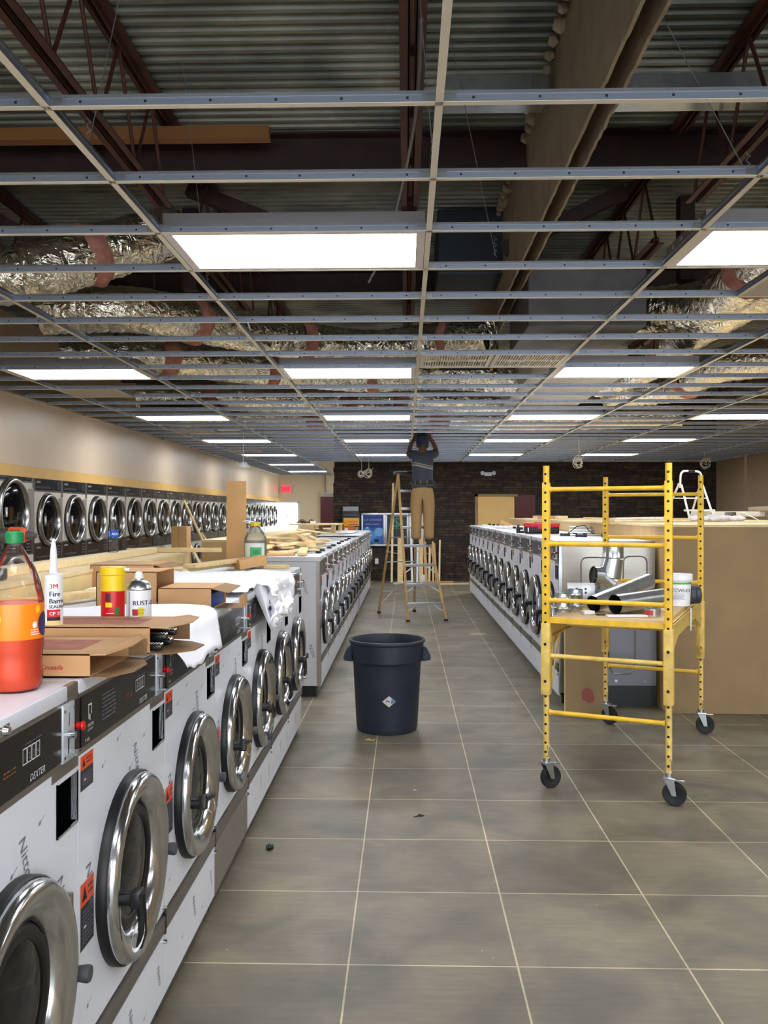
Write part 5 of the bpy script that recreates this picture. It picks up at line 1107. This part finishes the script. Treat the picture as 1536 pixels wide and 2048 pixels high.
def f2(u, v, x, y):
    n_ = MN.noise(Vector((x * 4, y * 3, 7))); n2 = MN.noise(Vector((x * 12, y * 11, 2)))
    x = min(x, -.80 - .02 * n2) if v < .28 else x; n3 = abs(MN.noise(Vector((x * 7, y * 6, 5)))); n4 = abs(MN.noise(Vector((x * 17, y * 15, 8))))
    z = ZT + .02 + .022 * math.sin(math.pi * min(1, u * 1.2)) * math.sin(math.pi * v) + .03 * n3 + .016 * n4
    x2, z2 = droop(-.80, x, z, .92, .04)
    if x > -.8: s = x + .8; x2 += .07 * abs(MN.noise(Vector((y * 9, s * 6, 3)))) + .03 * abs(MN.noise(Vector((y * 22, s * 17, 3)))) + .01; x2 = max(x2, -.762)
    return (x2, y + .04 * n_, max(z2, ZT + .006) if x < -.8 else z2)
sheet('paper_pile', -1.56, -.52, 4.15, 5.55, 46, 56, f2, 'crumpled white paper pile hanging down over the fifth washer')
def f3(u, v, x, y):
    n_ = MN.noise(Vector((x * 5, y * 5, 17))); x2, z2 = droop(-.795, x, ZT + .024 + .018 * n_ + .03 * v * u, .9, .03)
    if x > -.8: x2 = max(x2 + .03 + .09 * abs(MN.noise(Vector((y * 12, x * 9, 9)))) + .03 * abs(MN.noise(Vector((y * 25, x * 22, 9)))), -.75)
    return (x2, y + .09 * MN.noise(Vector((x * 8, y * 2, 5))), z2)
sheet('paper_sheet', -1.2, -.54, 4.55, 5.2, 40, 40, f3, 'gathered lavender white sheet end drooping from the paper pile')
# cardboard boxes with blue inserts
def carton(loc, w, d, h, label, blue_end=True, rz=0):
    t = empty('cardboard_box', loc, rz); b = MB(); b.box(0, w, 0, .003, 0, h, card); b.box(0, w, d - .003, d, 0, h, card); b.box(0, .003, 0, d, 0, h, card); b.box(0, w, 0, d, 0, .003, card); b.box(0, w, 0, d, h - .003, h, card); b.build('body', t, 0)
    if blue_end:
        b = MB(); b.box(w * .5, w - .006, .006, d - .006, .004, h * .72, blue, .006); b.build('blue_insert', t)['label'] = 'blue plastic pack inside the open end'
        b = MB(); b.add([(w, 0, h), (w + .07, .02, h - .02), (w + .07, d - .02, h - .01), (w, d, h), (w, 0, h - .003), (w + .07, .02, h - .023), (w + .07, d - .02, h - .013), (w, d, h - .003)], [(0, 1, 2, 3), (7, 6, 5, 4), (0, 4, 5, 1), (1, 5, 6, 2), (2, 6, 7, 3)], cardin); b.build('flap', t, 0)
    tag(t, label, 'box'); return t
carton((-1.63, 4.48, ZT), .33, .33, .135, 'open cardboard box with a blue pack against the pale bulkhead')
carton((-1.30, 3.64, ZT), .255, .28, .155, 'closed plain cardboard box directly behind the two cans', False)
carton((-1.035, 3.62, ZT), .225, .30, .088, 'low cardboard box with a blue pack in its right end', True)
b = MB(); b.box(-.0, .11, 0, .2, 0, .002, cardin); b.box(.1, .103, 0, .15, 0, .05, card); tag(b.build('torn_flap', smooth=0, loc=(-.80, 3.66, ZT + .001)), 'torn cardboard flap lying right of the low box', 'cardboard')
def plank(name, p0, p1, w, th, m, label, group=None, cat='wood', up=(0, 0, 1)):
    b = MB(); b.beam(p0, p1, w, th, m, up, .0015); o = b.build(name, smooth=30); tag(o, label, cat, group); return o
plank('wood_plank', (-1.60, 3.55, ZT + .03), (-1.30, 4.35, ZT + .035), .09, .03, pine, 'pine plank lying between the cartridge and the cardboard box')
plank('wood_plank', (-1.55, 3.4, ZT + .008), (-1.12, 3.42, ZT + .008), .06, .014, pinepale, 'thin pale strip lying behind the cartridge')
plank('wood_plank', (-1.50, 5.62, ZT + .03), (-1.20, 6.30, ZT + .05), .14, .025, pinepale, 'wide pale plank left of the upright board, lower of two')
plank('wood_plank', (-1.40, 5.62, ZT + .058), (-1.12, 6.25, ZT + .075), .10, .022, pine, 'pine plank left of the upright board, upper of two')
plank('wood_plank', (-1.20, 6.42, ZT + .012), (-.86, 6.35, ZT + .012), .10, .024, pine, 'short plank at the far end of the nearest washer row')
plank('wood_block', (-1.17, 6.03, ZT + .045), (-1.0, 6.13, ZT + .075), .12, .065, mdf, 'tilted tan block in front of the green labelled jug')
plank('wood_batten', (-2.04, 6.36, 1.368), (-1.36, 6.43, 1.368), .06, .03, pine, 'short pine batten laid crosswise on the end of the nearest bulkhead')
plank('wood_batten', (-1.98, 1.6, 1.352 + .012), (-1.99, 5.9, 1.352 + .012), .07, .02, pine, 'flat pine batten lying behind the pale batten on the nearest bulkhead')
plank('upright_board', (-1.30, 6.68, .0), (-1.295, 6.66, 1.885), .15, .019, mdf, 'tan board standing upright in the gap behind the jug', cat='board', up=(0, 1, 0))
b = MB(); b.box(-1.40, -.80, 6.556, 6.568, .08, 1.215, plygrey); tag(b.build('end_board', smooth=0), 'brown end board closing the far end of the nearest washer row', 'board')
def jug():
    t = empty('gallon_jug', (-1.10, 6.38, ZT)); b = MB(); r = .082; g = thin_plastic('jug_plastic', (222, 220, 208), .25); b.lathe([(.0001, .0), (r, 0), (r, .20), (r * .96, .225), (r * .72, .265), (.030, .30), (.026, .312)], g, 36); b.build('body', t, 50)
    b = MB(); b.lathe([(.0001, .003), (r * .97, .003), (r * .97, .205), (.0001, .205)], mat('brown_liquid', (86, 44, 30), .2), 30); b.build('liquid', t)['label'] = 'dark brown liquid'
    b = MB(); cylpatch(b, r, -2.6, -.5, .03, .185, mat('label_white', (222, 226, 218), .5), .0006, 24); cylpatch(b, r, -1.9, -.85, .055, .155, mat('label_leaf', (70, 176, 110), .5), .0012, 16)
    for k in range(4): cylpatch(b, r, -1.6, -1.1 + .05 * (k % 2), .11 + k * .008, .113 + k * .008, inknavy, .0018, 8)
    b.build('label_wrap', t, 0); b = MB(); b.lathe([(.034, .308), (.038, .31), (.038, .335), (.034, .338), (.0001, .338)], mat('cap_yellow', (236, 204, 40), .4), 24); b.build('cap', t); b = MB(); b.tube([(-.03, -.03, .325), (-.08, -.06, .345), (-.06, -.08, .35), (.02, -.05, .335)], .004, white, 6); b.build('carry_ring', t)
    tag(t, 'round shouldered jug of brown liquid with a green and white label', 'jug')
jug()
def water():
    t = empty('water_bottle', (-1.835, 5.44, 1.392)); b = MB(); P = [(.0001, .003), (.028, 0), (.031, .006)]
    z = .012
    while z < .12: P += [(.0315, z), (.0295, z + .006), (.0315, z + .012)]; z += .018
    P += [(.032, .135), (.032, .15), (.029, .17), (.020, .195), (.0125, .205), (.0125, .212)]; b.lathe(P, glass_clear, 28); b.build('bottle', t, 50)
    b = MB(); cylpatch(b, .0322, 0, 2 * math.pi, .092, .142, mat('water_label', (24, 74, 176), .4), .0004, 28); cyltext(b, 'AQUAF', .02, .0322, -1.55, .11, white, .001); cylpatch(b, .0322, -2.2, -1.85, .10, .135, mat('label_ice', (150, 190, 236), .4), .001); b.build('label_wrap', t, 0); b = MB(); b.lathe([(.013, .208), (.0145, .209), (.0145, .22), (.0001, .222)], white, 18); b.build('cap', t)
    tag(t, 'clear water bottle with a blue label standing on the pale batten', 'bottle')
water()
def drill():
    t = empty('cordless_drill', (-1.28, 2.66, 1.352 + .19), 0.12); oc = mat('drill_orange', (206, 78, 34), .5, var=.2, vscale=30); gm = mat('drill_grey', (66, 60, 58), .5, var=.2, vscale=30)
    b = MB(); b.tube([(-.16, 0, 0), (-.14, 0, 0), (-.02, 0, 0), (.01, 0, 0)], [.024, .033, .035, .028], gm, 20); b.tube([(-.05, 0, 0), (.0, 0, 0), (.018, 0, 0)], [.0365, .035, .026], oc, 20)
    for a in range(6): b.box(-.04, .0, -.004, .004, .033, .038, black, 0, Matrix.Rotation(a * 1.047, 4, 'X'))
    b.build('motor_housing', t); b = MB(); b.tube([(.015, 0, 0), (.03, 0, 0), (.052, 0, 0), (.06, 0, 0)], [.018, .019, .016, .009], gm, 16); b.cyl((.058, 0, 0), (.07, 0, 0), .004, chrome, 8); b.build('chuck', t); b = MB(); b.tube([(-.10, 0, -.02), (-.115, 0, -.08), (-.12, 0, -.14)], [.022, .019, .022], gm, 14); b.build('grip', t); b = MB(); b.box(-.17, -.07, -.035, .035, -.19, -.14, black, .008); b.build('battery_pack', t); b = MB(); b.box(-.088, -.078, -.006, .006, -.06, -.03, black, .002); b.build('trigger', t)
    tag(t, 'worn orange and grey cordless drill at the left frame edge', 'drill'); return t
dr = drill(); dr.location = (-1.64, 3.70, 1.352 + .19); dr.scale = (1, 1, 1)
# boards leaning on the dryers
for k, (pxb, pxt, pyt, w, y, m, lab) in enumerate(((408, 362, 1000, .09, 15.6, pine, 'long slim pine stick'), (372, 354, 1055, .13, 15.3, pinepale, 'wide pale board'), (412, 397, 1066, .07, 16.1, pine, 'short pine stick'))):
    xt = XL + .06; b = MB(); yt = abs(xt) * 1748 / (811 - pxt); h = zz(pyt, yt); b.beam((XL + .75, yt + (.9 if k != 1 else .4), 0), (xt + .03, yt, h), w, .02, m, (1, 0, .3)); tag(b.build('leaning_board', smooth=0), f'{lab} leaning against the dryers, {ORD[k]} of three', 'lumber', 'boards leaning on the dryers')
b = MB(); b.box(-.13, .13, -.15, .15, 0, 1.42, mdf, .004); b.box(-.01, -.005, -.152, -.148, .2, 1.40, cardin); tag(b.build('tall_carton', loc=(-3.85, 14.9, 0)), 'tall tan carton standing beside the leaning boards at the dryers', 'carton')

# ------------------------------------------------------------------ wood scraps and tools on the middle left row
ZM = 1.252
random.seed(21)
spots = [(-1.33, 8.25, .9, .10, .05, .02), (-1.12, 8.45, -.5, .09, .045, .02), (-1.22, 8.9, .35, .13, .05, .045), (-1.02, 8.85, -.9, .10, .05, .02), (-1.30, 9.4, .1, .15, .06, .05), (-1.10, 9.3, .8, .11, .05, .045), (-.98, 9.6, -.35, .09, .05, .02), (-1.28, 10.1, -.15, .14, .07, .075), (-1.15, 10.0, .55, .10, .05, .07), (-1.32, 10.8, .2, .12, .06, .02), (-1.05, 10.5, -.6, .08, .04, .02), (-1.20, 11.2, .7, .11, .05, .045), (-.96, 8.15, .15, .08, .04, .02), (-1.35, 8.0, -.2, .12, .05, .045)]
for q in range(13):
    spots.append((random.uniform(-1.36, -.98), random.uniform(8.1, 11.6), random.uniform(-1.1, 1.1), random.uniform(.05, .11), .05, random.uniform(.05, .115)))
for k, (x, y, a, w, th, z) in enumerate(spots):
    L = random.uniform(.35, .62); a2 = a + math.pi / 2; dx, dy = math.cos(a2) * L / 2 * .55, math.sin(a2) * L / 2
    tilt = random.uniform(-.015, .03)
    plank('wood_offcut', (x - dx, y - dy, ZM + z), (x + dx, y + dy, ZM + z + tilt + (random.uniform(-.035, .02) if k > 13 else 0)), w, .02, (pine, pinepale)[k % 2], f'pine offcut in the scrap pile behind the jug, {ORD[k]} from the near end', 'wood scrap pile on the middle left row')
plank('wood_offcut', (-1.38, 8.6, ZM + .15), (-1.0, 11.4, ZM + .04), .05, .02, pinepale, 'long thin pale lath lying over the scrap pile toward the far end')
plank('wood_offcut', (-1.0, 8.9, ZM + .10), (-1.3, 10.6, ZM + .12), .06, .02, pine, 'long pine lath crossing on top of the scrap pile')
plank('wood_offcut', (-1.5, 12.0, 1.42), (-.98, 13.6, ZM + .05), .05, .02, pinepale, 'pale lath sloping off the bulkhead end onto the washers')
plank('wood_offcut', (-1.32, 7.86, ZM + .012), (-1.02, 7.98, ZM + .012), .07, .022, mdf, 'small reddish offcut at the near corner of the scrap pile')
for k in range(8):
    y = 8.25 + .70 * k + (.25 if k == 0 else 0)
    b = MB(); b.box(-.16, .16, -.02, .02, 0, .012, alu, .003); b.box(.12, .17, -.028, .028, 0, .02, black, .003); tag(b.build('door_tool', loc=(-.99 - .01 * (k % 2), y, ZM), rot=(0, 0, .12 * ((k % 3) - 1))), f'flat steel bar with black tip on the middle left washer tops, {ORD[k]} from near end', 'hardware', 'flat bars on the middle left row')
for k, (x0, y0, x1, y1, z, lab) in enumerate(((-1.45, 14.9, -1.0, 16.4, 1.28, 'lower'), (-1.35, 15.6, -.95, 17.4, 1.294, 'upper'))):
    b = MB(); b.beam(((x0 + x1) / 2, y0, z), ((x0 + x1) / 2, y1, z), .42, .012, paper if k else alu); tag(b.build('flat_sheet', smooth=0), f'pale flat sheet on the farthest left washers, {lab} of two', 'sheet')
b = MB()
for (x, y) in ((-1.55, 15.6), (-1.17, 15.6), (-1.55, 17.2), (-1.17, 17.2)): b.box(x - .04, x + .04, y - .04, y + .04, 1.28 if x > -1.3 else 1.345, 1.44, pine)
b.box(-1.95, -1.12, 15.5, 17.3, 1.44, 1.46, plyedge); o = b.build('plywood_shelf', smooth=0, loc=(-.12, 0, -.01)); tag(o, 'small plywood shelf on posts over the farthest left row', 'shelf')
random.seed(31); b = MB()
for k in range(10):
    a = random.uniform(-.5, .5); b.tube([(-.16 + .03 * k, random.uniform(-.05, .05), .01), (-.10 + .03 * k, random.uniform(-.08, .08), .05 + .03 * math.sin(k)), (-.02 + .02 * k, random.uniform(-.05, .05), .02)], .010, mat('rag_brown', (92, 66, 44), .8), 6)
b.box(.10, .20, -.04, .04, 0, .05, white, .004); tag(b.build('work_gloves', loc=(-1.85, 16.0, 1.452)), 'crumpled brown work gloves and white scrap on the small shelf', 'gloves')
# ------------------------------------------------------------------ things on the right washer row
ZR = 1.402
def toolbox():
    t = empty('tool_box', (1.60, 10.35, ZR), -.06); b = MB(); b.box(-.20, .20, -.09, .09, 0, .085, black, .015); b.box(-.165, -.155, -.094, -.09, .02, .07, alu); b.build('base', t)
    b = MB(); b.box(-.205, .205, -.095, .095, .075, .125, mat('tool_red', (206, 30, 34), .4), .016); b.box(-.09, .09, -.03, .03, .12, .137, mat('tool_red', 0), .008); b.build('lid', t)
    b = MB(); b.box(-.05, .05, -.105, -.095, .05, .1, mat('tool_red', 0), .004); b.build('latch', t)
    tag(t, 'red lidded black tool box on the right washer row', 'tool box')
toolbox()
b = MB(); b.lathe([(.0001, 0), (.024, 0), (.026, .05), (.014, .085), (.012, .10), (.0001, .105)], mat('dark_blue_bottle', (24, 40, 56), .3), 18); b.box(.01, .07, -.012, .012, .0, .025, black, .004); tag(b.build('small_bottle', loc=(1.36, 10.6, ZR)), 'small dark bottle left of the red tool box', 'bottle')
for k in range(9):
    y = 11.2 + .8 * k; b = MB(); b.box(-.1, .06, -.02, .02, 0, .012, alu, .003); b.box(.04, .09, -.03, .03, 0, .035, black, .004); tag(b.build('metal_clip', loc=(1.62, y, ZR)), f'small black and steel clip on the right washer tops, {ORD[k]} behind the tool box', 'hardware', 'clips on the right row')
def ratchet(x, y, a, L, lab):
    b = MB(); b.tube([(0, 0, .014), (L * .35, 0, .014)], [.012, .016], black, 10); b.tube([(L * .35, 0, .014), (L * .9, 0, .012)], [.006, .006], chrome, 8); b.cyl((L * .93, 0, 0), (L * .93, 0, .032), .018, black, 14); b.cyl((0, 0, .0), (0, 0, .03), .01, black, 10); tag(b.build('ratchet_wrench', loc=(x, y, ZR), rot=(0, 0, a)), lab, 'wrench')
ratchet(1.70, 8.75, .15, .30, 'black handled ratchet wrench on the right washer top behind the scaffold post')
ratchet(1.62, 9.15, -.1, .26, 'second ratchet wrench just behind the first on the right washer top')
for k, (x, y) in enumerate(((1.93, 8.6), (2.0, 8.9), (1.78, 9.25))):
    b = MB(); b.cyl((0, -.02, .016), (0, .02, .016), .016, black, 12); b.cyl((0, -.025, .016), (0, .025, .016), .008, chrome, 8); tag(b.build('socket', loc=(x, y, ZR), rot=(0, 0, k)), f'small black socket near the ratchet wrenches, {ORD[k]} from the right', 'socket', 'loose sockets on the right row')
for k in range(5):
    b = MB(); b.cyl((0, 0, .010), (.38, .02, .010), .008, alu, 8); tag(b.build('metal_rod', loc=(1.86 + .005 * k, 10.0 + .02 * k, ZR + .005 + .016 * k), rot=(0, 0, -.1 + .05 * k)), f'thin steel rod in the bundle right of the tool box, {ORD[k]} from the bottom', 'rod', 'steel rods by the tool box')
b = MB(); b.tube([(1.84, 9.95, ZR + .01), (1.93, 9.9, ZR + .09), (2.02, 9.9, ZR + .10), (2.08, 9.95, ZR + .03), (2.12, 9.9, ZR + .01)], .006, rubber, 6); tag(b.build('black_cable'), 'black cable looping over the rods beside the tool box', 'cable')
b = MB(); b.box(-.17, .17, -.11, .11, 0, .006, black); b.box(-.16, .16, -.1, .1, .006, .012, ply); tag(b.build('thin_board', smooth=0, loc=(1.95, 9.4, ZR), rot=(0, 0, .3)), 'thin dark edged board on the right washer tops', 'board')
b = MB(); b.add([(0, 0, 0), (.30, 0, 0), (.03, 0, .14), (0, .02, 0), (.30, .02, 0), (.03, .02, .14)], [(0, 1, 2), (5, 4, 3), (0, 3, 4, 1), (1, 4, 5, 2), (2, 5, 3, 0)], mdf); tag(b.build('triangle_offcut', smooth=0, loc=(1.62, 15.2, ZR)), 'triangular tan offcut standing on the far right washers', 'offcut')
b = MB(); b.box(0, .45, 0, .9, 0, .03, paper, .004); tag(b.build('paper_stack', loc=(1.45, 14.0, ZR)), 'flat white packet on the far right washers before the offcut', 'paper')
# ------------------------------------------------------------------ on the plywood counter
ZB = 1.546
def ragged(name, loc, L, W, th, a, m, label, seed, tilt=0):
    random.seed(seed); n = 14; top = [(L * i / n, random.uniform(-.01, .02) * (1 + (i > n - 4) * 2), 0) for i in range(n + 1)]; bot = [(L * i / n, W + random.uniform(-.03, .02), 0) for i in range(n, -1, -1)]; P = top + bot; N_ = len(P)
    b = MB(); b.add([(x, y, 0) for x, y, z in P] + [(x, y, th) for x, y, z in P], [tuple(range(N_ - 1, -1, -1)), tuple(range(N_, 2 * N_))] + [(i, (i + 1) % N_, N_ + (i + 1) % N_, N_ + i) for i in range(N_)], m); o = b.build(name, smooth=0, loc=loc, rot=(0, tilt, a)); tag(o, label, 'wood sheet', 'broken sheets on the plywood counter'); return o
ragged('broken_sheet', (2.28, 11.3, ZB + .02), .95, .5, .02, -.25, plyedge, 'torn plywood sheet on the counter rim behind the tool box', 1, .02)
ragged('broken_sheet', (2.24, 9.4, ZB + .003), .85, .4, .022, .1, pinepale, 'torn pale sheet on the counter between the two rear scaffold posts', 2)
ragged('broken_sheet', (2.30, 9.6, ZB + .028), .50, .3, .016, -.1, paper, 'torn white sheet lying on the pale torn sheet', 3, -.02)
ragged('broken_sheet', (3.35, 11.2, ZB + .003), .9, .3, .03, .0, pine, 'pale pine piece on the counter below the white step stool', 4)
ragged('broken_sheet', (2.2, 14.6, ZB + .003), .5, .6, .05, .0, ply, 'far plywood piece on the counter near the maroon door', 5)
plank('counter_block', (2.27, 13.2, ZB + .03), (2.42, 13.25, ZB + .03), .1, .05, pinepale, 'small pale block on the near left rim of the counter')
random.seed(8)
b = MB()
for k in range(9):
    bm = bmesh.new(); bmesh.ops.create_icosphere(bm, subdivisions=2, radius=.07 + .03 * random.random())
    for v_ in bm.verts: v_.co = v_.co * (1 + .25 * MN.noise(v_.co * 30)); v_.co.z *= .45
    b.frombm(bm, paper, T(.06 * k, random.uniform(-.04, .04), .035))
o = b.build('crumpled_film', loc=(3.26, 9.9, ZB), smooth=20); tag(o, 'crumpled white film heap on the counter left of the rear scaffold post', 'film'); 
def stool():
    t = empty('step_stool', (3.90, 12.05, ZB), .5); wm_ = mat('white_metal', (214, 214, 210), .4); r = .014
    for x in (-.2, .2):
        b = MB(); b.tube([(x * 1.15, -.20, 0), (x, -.02, .48)], r, wm_, 10); b.build('front_leg', t); b = MB(); b.tube([(x * 1.25, .26, 0), (x, .02, .50)], r, wm_, 10); b.build('rear_leg', t)
    b = MB(); b.tube(catmull([(-.2, 0, .44), (-.2, 0, .54), (-.19, 0, .62), (-.14, 0, .665), (0, 0, .67), (.14, 0, .665), (.19, 0, .62), (.2, 0, .54), (.2, 0, .44)], 5), r, wm_, 10); b.build('handrail', t); b = MB(); b.tube([(-.06, 0, .67), (.06, 0, .67)], .019, black, 10); b.build('grip', t)
    b = MB(); b.cyl((-.2, -.08, .30), (.2, -.08, .30), .007, wm_, 8); b.cyl((-.21, .1, .30), (.21, .1, .30), .007, wm_, 8); b.build('cross_rod', t); b = MB(); b.box(-.2, .2, -.24, -.06, .12, .145, wm_, .006); b.build('tread', t)
    tag(t, 'white folding step stool with a curved handrail on the counter', 'step stool')
stool()
def flat_ladder():
    t = empty('aluminium_ladder', (4.05, 12.1, ZB + .05)); 
    for z in (0, .0):
        pass
    for y in (0, .36): b = MB(); b.box(0, 2.3, y - .012, y + .012, 0, .07, mat('ladder_pale', (190, 186, 176), .5), .003); b.build('rail', t)
    for k in range(8): b = MB(); b.cyl((.15 + .28 * k, 0, .035), (.15 + .28 * k, .36, .035), .016, mat('ladder_pale', 0), 10); b.build('rung', t)
    for k in range(3): b = MB(); b.box(.32 + .55 * k, .47 + .55 * k, -.03, .0, -.03, .06, darksteel, .004); b.build('bracket', t)
    b = MB(); b.beam((.55, -.03, .06), (.75, -.08, -.045), .03, .01, white); b.build('brace', t)
    tag(t, 'pale ladder lying flat on the counter at the right frame edge', 'ladder')
flat_ladder()
ragged('broken_sheet', (4.85, 12.0, ZB + .13), .8, .4, .05, .12, gyp, 'grey broken sheet on top of the flat ladder at the right edge', 6, -.05)
# ------------------------------------------------------------------ small litter on the floor
b = MB(); b.add([(0, 0, .004), (.03, .012, .02), (.06, .008, .008), (.085, .02, .016), (.07, -.008, .004), (.035, -.014, .008)], [(0, 1, 5), (1, 2, 4, 5), (2, 3, 4)], mat('dry_leaf', (176, 148, 98), .8)); o = b.build('dry_leaf', smooth=0, loc=(-.30, 6.28, 0)); tag(o, 'curled tan dry leaf on the floor below the trash bin', 'leaf')
b = MB(); b.add([(0, 0, .002), (.02, .012, .012), (.05, .01, .004), (.03, -.006, .002)], [(0, 1, 2, 3)], mat('dark_leaf', (40, 36, 26), .8)); b.add([(-.02, -.012, .002), (0.005, -.004, .008), (.01, -.01, .002)], [(0, 1, 2)], mat('dark_leaf', 0)); o = b.build('dark_leaf', smooth=0, loc=(.055, 4.72, 0)); tag(o, 'tiny dark curled leaf in the middle of the nearest aisle tiles', 'leaf')
b = MB(); b.cyl((-.012, 0, .014), (.02, 0, .014), .012, mat('dark_fitting', (36, 52, 56), .4, metal=.5), 12); b.cyl((-.004, 0, .014), (.006, 0, .014), .016, mat('dark_fitting', 0), 6); tag(b.build('pipe_fitting', loc=(-.665, 4.24, 0), rot=(0, 0, .4)), 'small dark threaded fitting on the floor by the washers', 'fitting')
b = MB(); b.add([(0, 0, .002), (.012, .006, .003), (.03, .004, .002), (.012, -.005, .002)], [(0, 1, 2, 3)], white); tag(b.build('paper_scrap', smooth=0, loc=(.04, 5.17, 0)), 'white paper scrap on the floor right of the centre grout line', 'scrap')
random.seed(77); b = MB()
for k in range(70):
    x = random.uniform(-.7, 2.6); y = random.uniform(2.9, 7.0); s_ = random.uniform(.002, .006); b.add([(x, y, .0012), (x + s_, y + s_ * .4, .0012), (x + s_ * .8, y + s_, .0012), (x - s_ * .2, y + s_ * .7, .0012)], [(0, 1, 2, 3)], mat('dust_speck', (206, 198, 178), .8))
o = b.build('dust_specks', smooth=0); o['kind'] = 'stuff'; o['label'] = 'pale specks of plaster dust scattered over the floor tiles'; o['category'] = 'dust'
